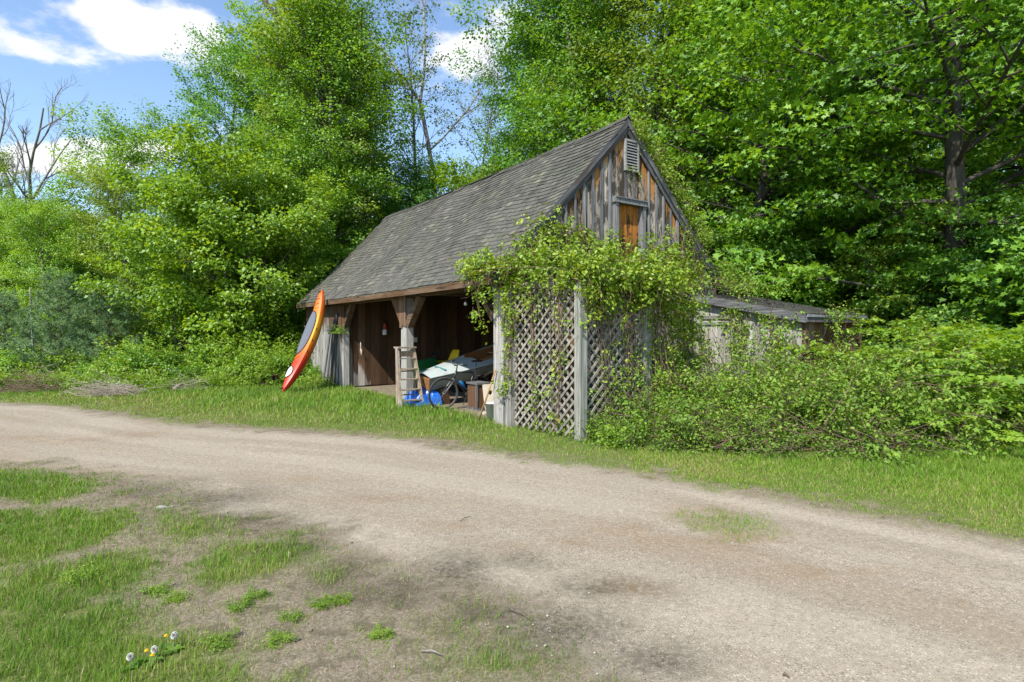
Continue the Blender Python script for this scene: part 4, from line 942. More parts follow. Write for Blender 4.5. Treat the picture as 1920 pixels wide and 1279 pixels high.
def boxes():
    r = thing('cabinet', 'brown panelled cabinet with grey edges behind the barn corner post', 'cabinet', B2W(.62, 1.93), BR)
    for nm, mt, a in (('panel', M['postb'], (.03, .31, .003, .40, .05, .52)), ('top', M['batten'], (0, .34, -.02, .42, .521, .56)), ('base', M['batten'], (0.01, .33, -.01, .41, 0, .048)), ('edge', M['batten'], (-.012, .028, -.012, .02, .05, .52)), ('edge', M['batten'], (.312, .345, -.012, .02, .05, .52))):
        mb = MB(); mb.box(*a, .003); mb.build(nm, mt, r)
    r = thing('game_board', 'pale cream board with a round black hole leaning by the corner post', 'board', B2W(.42, 1.25), BR + R(-4))
    mb = MB(); n = 24; ring = [(.15 + .045 * math.cos(2 * math.pi * k / n), .42 + .045 * math.sin(2 * math.pi * k / n)) for k in range(n)]
    outr = []
    for k in range(n):
        c, s = math.cos(2 * math.pi * k / n), math.sin(2 * math.pi * k / n); f = min(.15 / abs(c) if abs(c) > 1e-6 else 9, (.16 if s > 0 else .42) / abs(s) if abs(s) > 1e-6 else 9); outr.append((.15 + c * f, .42 + s * f))
    V = [(x, y0 + z * .22, z) for y0 in (0, .018) for x, z in ring + outr]
    fs = []
    for k in range(n):
        k2 = (k + 1) % n; fs += [(k, k2, n + k2, n + k), (2 * n + k2, 2 * n + k, 3 * n + k, 3 * n + k2), (k2, k, 2 * n + k, 2 * n + k2), (n + k, n + k2, 3 * n + k2, 3 * n + k)]
    mb.add(V, fs); mb.build('panel', flat('cream_board', (.62, .56, .44), .6, .12), r)
    mb = MB(); mb.lathe([(0, 0), (.047, 0), (.047, .006), (0, .006)], 20, Matrix.Translation((.15, .42 * .22 + .026, .42)) @ Matrix.Rotation(R(90), 4, 'X')); mb.build('hole_backing', M['dark'], r)  # black disc stands in for the shade inside the hole
    mb = MB(); mb.box(.02, .28, .10, .30, 0, .03); mb.build('foot', flat('cream_foot', (.5, .45, .36), .6), r)
    r = thing('bucket', 'white plastic bucket tucked behind the barn corner post', 'bucket', B2W(.22, .70), 0)
    mb = MB(); mb.lathe([(.10, 0), (.135, .30), (.142, .30), (.142, .315), (.125, .315), (.095, .012), (0, .01)], 22); mb.build('pail', M['white'], r, True)
    mb = MB(); mb.tube([(.142 * math.cos(a), .142 * math.sin(a) * .3 - .12 * math.sin(a), .29 - .10 * math.sin(a)) for a in np.linspace(0, np.pi, 12)], .004, 5); mb.build('handle', M['dark'], r)
    mb = MB(); a, b = B2W(-.22, .50, .0), B2W(-.035, .20, .95); mb.tube([tuple(a), tuple(a.lerp(b, .5) + Vector((.004, 0, 0))), tuple(b)], [.016, .015, .014], 8)
    tag(mb.build('broom_handle', wood('handle_wood', (.62, .40, .20), (.40, .22, .10), (.3, .2, .12), .2, black=.02), None, True), 'long tan wooden handle leaning on the grey barn corner post', 'pole')
    # fire extinguisher hung on the partition
    p = B2W(1.23, 8.17, 1.50); r = thing('fire_extinguisher', 'old red and white fire extinguisher hanging on the dark inner wall', 'extinguisher', p, BR)
    mb = MB(); mb.lathe([(0, 0), (.06, 0), (.07, .02), (.07, .17), (.0, .17)], 16); mb.build('tank_base', M['white'], r, True)
    mb = MB(); mb.lathe([(0, .171), (.07, .171), (.07, .30), (.05, .35), (.025, .365), (0, .365)], 16); mb.build('tank', flat('extinguisher_red', (.28, .035, .022), .4), r, True)
    mb = MB(); mb.tube([(0, 0, .36), (0, 0, .41), (.05, -.02, .43)], .014, 8); mb.build('valve', M['dark'], r)
    mb = MB(); mb.tube([(.01, -.01, .40), (-.07, -.03, .38), (-.085, -.03, .25), (-.08, -.02, .15)], .009, 6); mb.build('hose', M['dark'], r, True)
    mb = MB(); mb.tube([(0, .02, .38), (0, .085, .40), (0, .10, .42)], .006, 5); mb.build('hook', M['dark'], r)
    # rope
    p = B2W(.52, 8.24, 0); mb = MB(); mb.tube([(p.x, p.y - .03, 1.32), (p.x + .01, p.y - .035, 1.18), (p.x - .005, p.y - .03, 1.05), (p.x + .03, p.y - .04, .93), (p.x + .045, p.y - .04, 1.0), (p.x + .015, p.y - .035, 1.1)], .009, 6)
    tag(mb.build('rope', flat('rope_fibre', (.62, .60, .54), .9), None, True), 'short white rope hanging on the inner barn wall', 'rope')
    # lamp bulb under the header
    p = B2W(.35, 1.9, 0); r = thing('hanging_bulb', 'bare glass bulb hanging under the header of the open bay', 'bulb', (p.x, p.y, 2.12), 0)
    mb = MB(); mb.lathe([(0, 0), (.022, .006), (.032, .03), (.028, .055), (.015, .075), (0, .078)], 14); t = NT('bulb_glass'); mb.build('bulb', t.fin((.75, .75, .72), .15, spec=.6), r, True)
    mb = MB(); mb.lathe([(0, .078), (.018, .078), (.018, .12), (0, .12)], 12); mb.build('socket', M['dark'], r)
    mb = MB(); mb.tube([(0, 0, .12), (0, 0, .34), (-.06, -.03, .40)], .004, 5); mb.build('cord', M['dark'], r)
    # dark planks leaning against the end room wall
    for i, (b0, b1, w) in enumerate(((8.90, 8.62, .11), (9.06, 8.80, .10), (9.24, 9.02, .09))):
        mb = MB(); mb.beam(B2W(-.17 - .05 * i, b0, .0), B2W(-.055 - .02 * i, b1, 2.15 - .2 * i), .03, w, B2W(0, 1) - B2W(0, 0), .003)
        tag(mb.build('plank', M['trim'], None), 'long dark plank leaning on the barn wall beside the kayak', 'plank', 'planks leaning beside the kayak')
    # rusty crate in the weeds
    x, y = G(505, 724); r = thing('crate', 'small rusty brown box with a dark open front among the weeds', 'box', (x, y, 0), R(12))
    cm = wood('crate_wood', (.24, .16, .11), (.09, .06, .04), (.17, .09, .06), .5, axis=0)
    for nm, a in (('side_board', (-.22, -.19, -.15, .15, .001, .30)), ('side_board', (.19, .22, -.15, .15, .001, .30)), ('top_board', (-.24, .24, -.17, .17, .302, .33)), ('bottom_board', (-.188, .188, -.15, .15, .02, .05)), ('back_board', (-.188, .188, .12, .15, .052, .30)), ('lip', (-.188, .188, -.15, -.13, .052, .10))):
        mb = MB(); mb.box(*a, .002); mb.build(nm, cm, r)
    # logs and sticks
    for (x0, y0, x1, y1, rr, lb) in ((327, 728, 345, 722, .05, 'short pale split log lying at the edge of the weeds'), (340, 724, 368, 719, .04, 'pale dead branch lying over the short split log')):
        a = Vector((*G(x0, y0 + 6), .06)); b = Vector((*G(x1, y1 + 8), .16)); mb = MB(); mb.tube([tuple(a), tuple(a.lerp(b, .4) + Vector((0, 0, .03))), tuple(b)], [rr, rr * .9, rr * .7], 8); tag(mb.build('log', M['twig_pale'], None, True), lb, 'log')
    for (x0, y0, x1, y1, rr, lb, mt) in ((790, 1225, 828, 1234, .0035, 'thin white stick lying in the short grass', 'bark_dead'), (955, 1148, 990, 1164, .003, 'thin dark twig lying on the stained soil', 'twig'), (1468, 1271, 1480, 1276, .006, 'short brown bark chip lying on the gravel', 'twig'), (862, 980, 882, 972, .004, 'thin curved twig lying on the pale gravel', 'twig')):
        a = Vector((*G(x0, y0), .012)); b = Vector((*G(x1, y1), .016)); mb = MB(); mb.tube([tuple(a), tuple(a.lerp(b, .5) + Vector((0, .01, .008))), tuple(b)], [rr, rr, rr * .6], 6); tag(mb.build('stick', M[mt], None, True), lb, 'stick')
    x, y = G(303, 953); mb = MB(); V = []
    for i in range(6):
        for k in range(9): a = 2 * math.pi * k / 9; th = math.pi * i / 5; q = .7 + .5 * float(rng.random()); V.append((.075 * math.sin(th) * math.cos(a) * q, .04 * math.sin(th) * math.sin(a) * q, .022 * math.cos(th) + .008))
    mb.grid(V, 6, 9, True); o = mb.build('stone', flat('pale_stone', (.30, .285, .26), .8, .2, 20), None); o.location = (x, y, .004); o.scale = (.7, .7, .7); tag(o, 'flat pale grey stone half sunk in the dry soil', 'stone')
boxes()

# dandelions
def dandelions():
    ym = flat('dandelion_yellow', (.75, .52, .01), .7, .05); wm = flat('dandelion_fluff', (.72, .70, .64), .9, .05, dirt=0); gm = M['grass']
    for (px, py, kind, h, lb) in ((310, 1200, 'y', .075, 'yellow dandelion flower beside the largest white seed head'), (324, 1205, 'w', .085, 'large white dandelion seed head in the grass patch'), (285, 1232, 'y', .06, 'bright yellow dandelion flower low in the grass'), (277, 1221, 'y', .05, 'small half-closed yellow dandelion beside a pale seed head'), (289, 1222, 'w', .06, 'small white seed head just behind the bright yellow dandelion'), (243, 1238, 'w', .065, 'pale dandelion seed head standing apart over dark leaves')):
        x, y = G(px, py + 18); r = thing('dandelion', lb, 'dandelion', (x, y, 0), float(rng.uniform(0, 6)), 'dandelions in the foreground grass'); r.scale = (.72, .72, .9)
        mb = MB(); mb.tube([(0, 0, -.005), (.004, .002, h * .5), (.008, 0, h)], .0018, 6); mb.build('stem', M['twig_pale'], r)
        if kind == 'y':
            mb = MB(); n = 16
            for rr, zt in ((.017, .004), (.012, .009), (.007, .012)):
                for k in range(n):
                    a = 2 * math.pi * (k + rr * 100) / n; c, s = math.cos(a), math.sin(a); p = np.array([(0, 0, h), (rr * .7 * c - .0022 * s, rr * .7 * s + .0022 * c, h + zt), (rr * c, rr * s, h + zt * .9), (rr * .7 * c + .0022 * s, rr * .7 * s - .0022 * c, h + zt)]); p[:, 0] += .008; mb.add(p, [(0, 1, 2, 3)])
            mb.build('flower', ym, r)
        else:
            n = 420; d = unit(rng.normal(size=(n, 3))); P = np.array([.008, 0, h + .006]) + d * .006; me = leaves('seed_head', P, np.cross(d, rng.normal(size=(n, 3))), d, np.full(n, .016), wm, 'quad'); link('seed_head', me, r)
        n = 9; a = rng.uniform(0, 6.28, n); D = np.stack([np.cos(a), np.sin(a), np.full(n, .35)], -1); me = leaves('leaf_rosette', np.zeros((n, 3)) + (0, 0, .004), np.stack([-.3 * np.cos(a), -.3 * np.sin(a), np.ones(n)], -1), D, rng.uniform(.05, .08, n), M['leaf_dark'], 'oval'); link('leaf_rosette', me, r)
dandelions()

# ------------------------------------------------------------------ plants
def bez(p0, d0, L, n, bend, rg, wob=.06):
    """growing polyline: start, direction, length, upward(+)/downward(-) bend"""
    P = [np.array(p0, float)]; d = unit(np.array(d0, float)); s = L / n
    for i in range(n):
        d = unit(d + np.array([0, 0, bend / n]) + rg.normal(0, wob, 3)); P.append(P[-1] + d * s)
    return np.array(P)
def lerp_line(P, t):
    x = t * (len(P) - 1); i = min(int(x), len(P) - 2); return P[i] + (P[i + 1] - P[i]) * (x - i)
def sprays(C, Dv, n_per, rad, flat_, rg, L, droop=.25, up=.75, tilt=.62):
    """flat layered sprays of leaves at centres C, each growing outwards along Dv"""
    k = len(C); idx = np.repeat(np.arange(k), n_per); n = len(idx)
    r = np.sqrt(rg.random(n)) * rad[idx]; a = rg.uniform(0, 2 * np.pi, n)
    D = unit(Dv * np.array([1, 1, .5]))[idx]; sdv = unit(np.cross(D, np.array([0, 0, 1.0])) + 1e-6); 
    u, v = r * np.cos(a), r * np.sin(a)
    off = D * u[:, None] * 1.25 + sdv * v[:, None] + np.array([0, 0, 1.0]) * (rg.normal(0, 1, n) * rad[idx] * flat_ - droop * r * r / rad[idx])[:, None]
    P = C[idx] + off
    N = np.stack([rg.normal(0, tilt, n), rg.normal(0, tilt, n), np.full(n, up)], -1) + D * .25
    LD = unit(off + D * .5) + rg.normal(0, .5, (n, 3)) + np.array([0, 0, -.35])
    tone = (rg.normal(0, .12, k) + .16 * np.sin(np.arange(k) * .21 + rg.uniform(0, 6)))[idx]
    return P, N, LD, L * rg.uniform(.65, 1.25, n), np.clip(rg.normal(.5, .17, n) + tone, 0, 1)

def make_tree(name, seed, H, base, Rr, nl, mat, n_leaf, leaf, barkm='bark', shape='quad', r0=.20, lean=0, prof=(.5, .6), spray=.62, rise=(.25, 1.0), fork=1, flat_=.16):
    rg = np.random.default_rng(seed); mb = MB(); C = []; Dv = []
    trunks = []
    for f in range(fork):
        a = rg.uniform(0, 6.28); sp_ = 0 if fork == 1 else .16
        trunks.append(bez((0.12 * f, 0, -.15), (math.cos(a) * sp_ + lean, math.sin(a) * sp_, 1), H * (1 - .12 * f), 10, .05, rg, .035))
        mb.tube(trunks[-1], np.linspace(1, .12, 11) ** 1.1 * r0 / (1 + .35 * (fork > 1)) * np.array([1.35] + [1] * 10), 9)
    for i in range(nl):
        tr = trunks[i % fork]; t = (i + rg.random() * .8) / nl; h = base + (H * .97 - base) * t; tt = h / H
        p = lerp_line(tr, min(tt, .99)); az = i * 2.4 + rg.normal(0, .35)
        rr = Rr * ((t + .10) ** prof[0]) * ((1.03 - t) ** prof[1]) * 1.75 * rg.uniform(.5, 1.15)
        el = rise[0] + (rise[1] - rise[0]) * t + rg.normal(0, .12); d = (math.cos(az) * math.cos(el), math.sin(az) * math.cos(el), math.sin(el))
        Lb = bez(p, d, rr, 6, -.10, rg, .09); rb = r0 * (.25 - .14 * t) * (rr / Rr) ** .5
        mb.tube(Lb, np.linspace(rb, rb * .18, 7), 6, False)
        C.append(Lb[-1]); Dv.append(Lb[-1] - Lb[-2])
        ns = max(3, int(rr / .55))
        for j in range(ns):
            u = .10 + .88 * (j + rg.random() * .6) / ns; q = lerp_line(Lb, u); dd = unit(Lb[-1] - Lb[0]); sgn = 1 if j % 2 else -1
            sdv = unit(np.cross(dd, np.array([0, 0, 1.0]))) * sgn; dv = dd * .65 + sdv * rg.uniform(.5, 1.0) + np.array([0, 0, rg.normal(.12, .2)])
            l2 = rr * rg.uniform(.22, .42) * (1.15 - .5 * u) + .25; B2 = bez(q, dv, l2, 4, -.12, rg, .12); mb.tube(B2, np.linspace(rb * .4, rb * .1 + .002, 5), 4, False)
            for w in (.55, 1.0): C.append(lerp_line(B2, min(w, .999))); Dv.append(B2[-1] - B2[0])
    C = np.array(C); Dv = np.array(Dv); C = C + rg.normal(0, .08, C.shape)
    rad = rg.uniform(.6, 1.15, len(C)) * spray
    P, N, LD, L, lv = sprays(C, Dv, max(4, n_leaf // len(C)), rad, flat_, rg, leaf)
    tm = mb.mesh(name + '_trunk', M[barkm], True); cm = leaves(name + '_crown', P, N, LD, L, M[mat], shape, lv)
    return tm, cm
TREES = {}
def proto(key, **k): TREES[key] = make_tree(key, **k)
proto('tall', seed=1, H=17, base=2.6, Rr=3.9, nl=46, mat='leaf', n_leaf=38000, leaf=.125, r0=.22, prof=(.5, .42), flat_=.28)
proto('broad', seed=2, H=13, base=1.2, Rr=3.8, nl=40, mat='leaf', n_leaf=36000, leaf=.12, r0=.19, prof=(.4, .40), flat_=.28)
proto('lime', seed=3, H=7.2, base=.5, Rr=2.5, nl=30, mat='leaf_lime', n_leaf=26000, leaf=.115, r0=.09, flat_=.25, prof=(.35, .5), spray=.5, fork=2)
proto('deep', seed=4, H=18, base=4.5, Rr=4.4, nl=44, mat='leaf_dark', n_leaf=42000, leaf=.13, r0=.28, flat_=.26, barkm='bark_dark', prof=(.4, .5))
proto('airy', seed=5, H=16, base=3.5, Rr=4.2, nl=34, mat='leaf_dark', n_leaf=13000, leaf=.12, r0=.22, spray=.5, rise=(.1, .8), lean=-.05)
proto('sugar', seed=6, H=14.5, base=1.9, Rr=5.0, nl=44, mat='leaf', n_leaf=40000, leaf=.135, r0=.30, barkm='bark_dark', shape='maple', prof=(.22, .5), spray=.75, rise=(.02, .9), flat_=.09)
proto('understory', seed=8, H=5.5, base=.6, Rr=2.6, nl=26, mat='leaf_dark', n_leaf=17000, leaf=.14, r0=.07, barkm='bark_dark', prof=(.3, .5), spray=.6, fork=2, flat_=.1)
proto('sapling', seed=9, H=3.0, base=.7, Rr=2.3, nl=16, mat='leaf_lime', n_leaf=5200, leaf=.14, r0=.04, barkm='bark', shape='maple', prof=(.2, .4), spray=.5, rise=(-.05, .5), flat_=.07)
proto('sparse', seed=10, H=15, base=4.5, Rr=3.2, nl=30, mat='leaf_red', n_leaf=4500, leaf=.11, r0=.15, spray=.45, rise=(.5, 1.2))

NAMES = {'tall': 'maple_tree', 'broad': 'maple_tree', 'lime': 'young_maple_tree', 'deep': 'oak_tree', 'airy': 'birch_tree', 'sugar': 'sugar_maple_tree', 'understory': 'understory_tree', 'sapling': 'maple_sapling', 'sparse': 'ash_tree'}
def plant(key, px, d, s=1.0, rot=0, label=None, group=None, z=0, sz=None, x=None, mat=None):
    xw = (px - 960) / F * d if x is None else x
    o = thing(NAMES[key], label, 'tree', (xw, d, z), rot, group); o.scale = (s, s, sz or s)
    link('trunk', TREES[key][0], o); c = link('crown', TREES[key][1], o)
    if mat is None and key in ('tall', 'broad', 'deep', 'understory'): mat = (None, 'leaf_olive', 'leaf_cool', 'leaf', None)[int(abs(xw * 7 + d * 3)) % 5]
    if mat: c.material_slots[0].link = 'OBJECT'; c.material_slots[0].material = M[mat]      # another species tint
    return o
GL = 'leafy maples along the left wood edge'; GD = 'trees deep in the woods'
# left edge
plant('broad', 190, 27, .86, .4, 'maple with a rounded top rising alone beside the dead bare tree')
plant('lime', 330, 20.5, 1.05, 1.0, 'bright lime young maple left of the kayak, before the tall trees')
plant('lime', 440, 20.0, 1.15, 2.3, 'bushy lime young maple directly left of the kayak')
plant('lime', 535, 20.8, .95, 4.0, 'small lime maple touching the far corner of the barn', x=-9.1)
plant('airy', 625, 27.5, 1.05, .3, 'tall loose-crowned tree with open branches against the clouds')
plant('tall', 612, 25.5, 1.02, 1.2, 'tall dense maple rising behind the lime young maples')
plant('tall', 632, 28.5, 1.0, 3.9, 'tall maple standing straight behind the barn far end')
plant('broad', 610, 23.5, .72, 2.0, 'rounded lighter maple leaning over the far end of the roof', x=-8.6)
plant('broad', 765, 30, .76, 5.1, 'mid-height maple behind the barn ridge beside the bare ash')
plant('lime', 905, 27.5, 1.3, 2.0, 'bright maple crown showing just above the barn ridge')
plant('sparse', 790, 31, 1.2, 0, 'nearly bare ash tree with thin upright branches above the barn roof')
plant('sparse', 880, 33, 1.1, 2.0, 'slender half-leafed ash beside the nearly bare one')
for px, d, s, r in ((20, 25, .55, .2), (85, 23, .5, 2.2), (-90, 25, .7, 1.1), (250, 24, .6, 3.0), (-240, 27, .8, 4.0)):
    plant('broad', px, d, s, r, 'low bushy maple in the thicket at the left end of the lawn', 'low maples in the left thicket')
# behind and right of the barn
plant('tall', 1030, 25.5, 1.0, .8, 'tall maple rising straight behind the barn ridge')
plant('tall', 1120, 24.5, 1.05, 2.6, 'tall dense maple rising behind the gable peak')
plant('deep', 1235, 22.5, .95, 1.9, 'dark trunked oak standing behind the gable vine')
plant('sugar', 1395, 17.6, 1.02, .9, 'large sugar maple with layered branches behind the lean-to')
plant('sugar', 1590, 19.5, 1.05, 2.9, 'sugar maple in deep shade beyond the lean-to roof')
big = plant('sugar', 1800, 14.0, 1.0, 4.4, 'big sugar maple with a thick dark trunk right of the bramble thicket')
plant('sugar', 2080, 16.0, 1.0, 5.6, 'sugar maple whose boughs hang over the shaded grass')
plant('deep', 1490, 24, 1.0, .2, 'dark trunked oak between the two layered sugar maples')
plant('deep', 1700, 25, 1.0, 3.3, 'dark trunked oak behind the big sugar maple')
plant('deep', 1330, 29, 1.05, 5.0, 'distant oak between the gable oak and the layered maple')
plant('sapling', 1850, 9.4, .85, 2.2, 'lime maple sapling with flat leaf layers over the bramble', sz=.54)
plant('sapling', 2010, 8.9, 1.05, .4, 'larger lime maple sapling beyond the bramble thicket', sz=.58)
for x, d, s, r in ((6.8, 15.6, .75, 0), (8.4, 17.2, .8, 1), (10.2, 15.2, .75, 2), (12.0, 15.8, .8, 3), (14.0, 14.5, .8, 4), (9.6, 12.9, .62, 5), (11.4, 12.6, .62, .6), (10.7, 13.2, .8, 3.9), (13.0, 11.8, .6, 1.7), (5.8, 18.5, .8, 2.5), (3.6, 21.5, .9, 3.5), (16, 17, .9, 4.5), (12.5, 19, 1, 5.5), (8, 21, 1, .5), (10.4, 23, 1.1, 2.5)):
    plant('understory', 0, d, s, r, 'low shade tree with spreading dark leaves under the sugar maples', 'shade trees under the sugar maples', x=x)
for x, d, s, r in ((-16, 25, .8, 0), (-13, 24, .75, 1), (-10.8, 23.5, .8, 2), (-9, 25.5, .9, 3), (-19, 26, .9, 4), (-6.5, 27.5, .9, 5), (-3, 28, 1, .7), (0.8, 25.5, 1, 1.9), (-22, 28, 1, 2.9), (-14.5, 28, 1, 3.3), (-8, 30, 1.1, 4.1)):
    plant('understory', 0, d, s, r, 'low dark-leaved tree filling the left wood edge under the maples', 'shade trees in the left wood edge', x=x)
for i in range(46):
    a = -.92 + 1.84 * (i % 23) / 22 + float(rng.normal(0, .02)); d = (33 if i < 23 else 41) + float(rng.uniform(-2, 3))
    px = 960 + F * a
    if i >= 23: k, s = 'understory', 1.5 + .4 * float(rng.random())
    elif px < 330: k, s = ('understory', 1.25) if px < 240 else ('broad', .7)
    elif 700 < px < 980: k, s = 'broad', .78
    else: k, s = ('deep', 'tall')[i % 2], .95 + .25 * float(rng.random())
    plant(k, px, d, s, float(rng.uniform(0, 6.28)), {'understory': 'low spreading tree far back in the woods', 'broad': 'rounded maple far back in the woods', 'deep': 'tall dark oak far back in the woods', 'tall': 'tall green maple far back in the woods'}[k], GD)

# vine-wrapped big trunk: ivy stems clinging to the maple
# dead trees
def dead_tree(px, d, H, seed, lean, label, r0=.16, fork_h=.45, px_top=None):
    rg = np.random.default_rng(seed); mb = MB(); x = (px - 960) / F * d
    o = thing('dead_tree', label, 'tree', (x, d, 0)); mt = MB()
    tr = bez((0, 0, -.1), (lean, 0, 1), H * fork_h, 7, .0, rg, .05); mt.tube(tr, np.linspace(r0, r0 * .72, 8), 9)
    def grow(p, dr, L, r, lev):
        B = bez(p, dr, L, 6, .28, rg, .11); mb.tube(B, np.linspace(r, r * .28 + .003, 7), 6 if lev < 2 else 4, False)
        if lev >= 4 or L < .35: return
        for i in range(rg.integers(4, 6) if lev < 3 else 3):
            t = .25 + .72 * (i + rg.random() * .7) / 5; q = lerp_line(B, min(t, .99)); dd = unit(B[-1] - B[0]); s = rg.normal(0, 1, 3); s = unit(s - dd * s.dot(dd))
            grow(q, dd * .75 + s * rg.uniform(.45, .9) + np.array([0, 0, .15]), L * rg.uniform(.32, .55), r * (.55 - .25 * t), lev + 1)
    top_ = tr[-1]; dd = unit(tr[-1] - tr[-2])
    grow(top_, dd + np.array([-.32, .1, 0]), H * .52, r0 * .62, 0); grow(top_, dd + np.array([.38, -.1, .05]), H * .47, r0 * .55, 0); grow(lerp_line(tr, .8), dd * .5 + np.array([.75, 0, .1]), H * .33, r0 * .42, 1)
    mt.build('trunk', M['bark_dead'], o, True); mb.build('branches', M['bark_dead'], o, True)
dead_tree(58, 31, 14.6, 4, .02, 'grey dead tree with a forked bare top against the cloud', .21)
dead_tree(28, 33, 14.8, 12, -.10, 'leaning grey dead tree with a thin bare top beside the forked one', .19)
dead_tree(828, 29.5, 19.5, 31, .0, 'tall thin bare grey tree standing over the barn ridge', .14, .72)
def snag(px, d, H, lean, r0, label):
    rg = np.random.default_rng(int(px)); o = thing('dead_sapling', label, 'tree', ((px - 960) / F * d, d, 0)); mb = MB(); tr = bez((0, 0, -.1), (lean, 0, 1), H, 9, .0, rg, .03); mb.tube(tr, np.linspace(r0, r0 * .5, 10), 8); mb.build('trunk', M['bark_dead'], o, True)
    mb = MB()
    for i in range(6): q = lerp_line(tr, .4 + .09 * i); mb.tube(bez(q, rg.normal(0, 1, 3) * (1, 1, .3) + (0, 0, .4), rg.uniform(.4, 1.1), 4, .1, rg), np.linspace(r0 * .25, .005, 5), 5, False)
    mb.build('branches', M['bark_dead'], o, True)
snag(62, 19.6, 3.2, .12, .035, 'pale leaning dead sapling trunk beside the pines'); snag(205, 24, 6.5, .03, .05, 'thin pale dead trunk standing below the rounded maple')
# leaning thick limb crossing the top of the tall maples
o = thing('leaning_trunk', 'dark leaning tree trunk crossing high between the tall maples', 'tree', ((640 - 960) / F * 27, 27.2, 0)); mb = MB(); rg_ = np.random.default_rng(3)
mb.tube(bez((0, 0, -.1), (-.10, 0, 1), 13.5, 6, 0, rg_, .02), np.linspace(.24, .17, 7), 9); e = np.array(mb.v[0])[-9:].mean(0); mb.tube(bez(e, (-.85, 0, 1), 6, 5, 0, rg_, .03), np.linspace(.15, .10, 6), 8); mb.build('trunk', M['bark_dark'], o, True)
mb = MB()
for i in range(9): mb.tube(bez(e * np.array([1, 1, .75 + .05 * i]), rg_.normal(0, 1, 3) + (0, 0, .6), 2.2, 6, .2, rg_), np.linspace(.05, .008, 7), 5, False)
mb.build('branches', M['bark_dark'], o, True)

# pines
def pine(px, d, H, Rr, seed, label, group=None):
    rg = np.random.default_rng(seed); o = thing('pine_sapling', label, 'tree', ((px - 960) / F * d, d, 0), 0, group); mb = MB(); C = []; Dd = []
    tr = bez((0, 0, -.05), (0, 0, 1), H, 8, 0, rg, .02); mb.tube(tr, np.linspace(.06, .012, 9), 7)
    nw = 11
    for w in range(nw):
        t = .08 + .9 * w / nw; p = lerp_line(tr, t)
        for k in range(6):
            a = k * 1.047 + w * .5 + rg.normal(0, .15); L = Rr * (1.05 - t) ** .8 * rg.uniform(.8, 1.1) + .12; B = bez(p, (math.cos(a), math.sin(a), .35 + .4 * t), L, 5, .25, rg, .06); mb.tube(B, np.linspace(.014, .004, 6), 4, False)
            for j in range(int(L / .085)):
                u = .2 + .8 * rg.random(); q = lerp_line(B, u * .999); dv = unit(B[-1] - B[0]) + rg.normal(0, .55, 3); tw = q + unit(dv) * rg.uniform(.05, .28) * (1.1 - .3 * u); C.append(tw); Dd.append(dv)
    C = np.array(C); Dd = unit(np.array(Dd)); per = 26; idx = np.repeat(np.arange(len(C)), per); n = len(idx)
    D = Dd[idx] + rg.normal(0, .55, (n, 3)); P = C[idx] + rg.normal(0, .015, (n, 3)); N = rg.normal(0, 1, (n, 3)) + np.array([0, 0, .5]); lv = np.clip(rg.normal(.5, .2, n) + rg.normal(0, .15, len(C))[idx], 0, 1)
    LEAF['needle'] = [(0, .05, 0), (1, 0, -.04), (0, -.05, 0)]
    mb.build('trunk', M['bark_dark'], o, True); link('crown', leaves('needles', P, N, D, rg.uniform(.10, .17, n), M['needle'], 'needle', lv), o)
pine(112, 18.8, 3.5, 1.5, 1, 'blue-green pine sapling beside the pale leaning dead trunk'); pine(205, 19.2, 3.2, 1.6, 2, 'wider blue-green pine sapling next to the lime young maple'); pine(10, 20.5, 3.0, 1.3, 5, 'small blue-green pine sapling under the dead trees')

# bushes: arching canes with small leaves
def make_bush(name, seed, Rr, H, ncane, n_leaf, leaf, mat, shape='oval', twiggy=.5, caner=.006, cane_mat='twig', lean_up=.0):
    rg = np.random.default_rng(seed); mb = MB(); C = []; Dv = []
    for i in range(ncane):
        a = rg.uniform(0, 6.28); b0 = rg.uniform(0, Rr * .35); el = rg.uniform(.55, 1.35); L = (Rr * .6 + H * .75) * rg.uniform(.6, 1.15)
        B = bez((b0 * math.cos(a), b0 * math.sin(a), 0), (math.cos(a) * math.cos(el), math.sin(a) * math.cos(el), math.sin(el)), L, 9, -1.5 + lean_up, rg, .07); B[:, 2] = np.maximum(B[:, 2], .02); B[:, 2] = np.minimum(B[:, 2], H * rg.uniform(.85, 1.05))
        mb.tube(B, np.linspace(caner, caner * .4, 10), 4, False)
        for j in range(int(5 + L * 4)):
            u = .25 + .75 * rg.random(); q = lerp_line(B, u * .999); dv = rg.normal(0, 1, 3) + np.array([0, 0, .4]); l2 = rg.uniform(.08, .35) * min(1, H); T = bez(q, dv, l2, 3, -.2, rg, .15); mb.tube(T, np.linspace(caner * .4, caner * .2, 4), 3, False)
            if rg.random() > twiggy * .35: C.append(T[-1]); Dv.append(T[-1] - T[0])
    C = np.array(C); Dv = np.array(Dv); C[:, 2] = np.maximum(C[:, 2], .04)
    P, N, LD, L, lv = sprays(C, Dv, max(3, n_leaf // len(C)), rg.uniform(.5, 1.2, len(C)) * .13 * (leaf / .05) ** .7, .35, rg, leaf, .2, .8, .6); P[:, 2] = np.maximum(P[:, 2], .015)
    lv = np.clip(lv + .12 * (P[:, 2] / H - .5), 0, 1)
    return mb.mesh(name + '_stems', M[cane_mat], False), leaves(name + '_leaves', P, N, LD, L, M[mat], shape, lv)
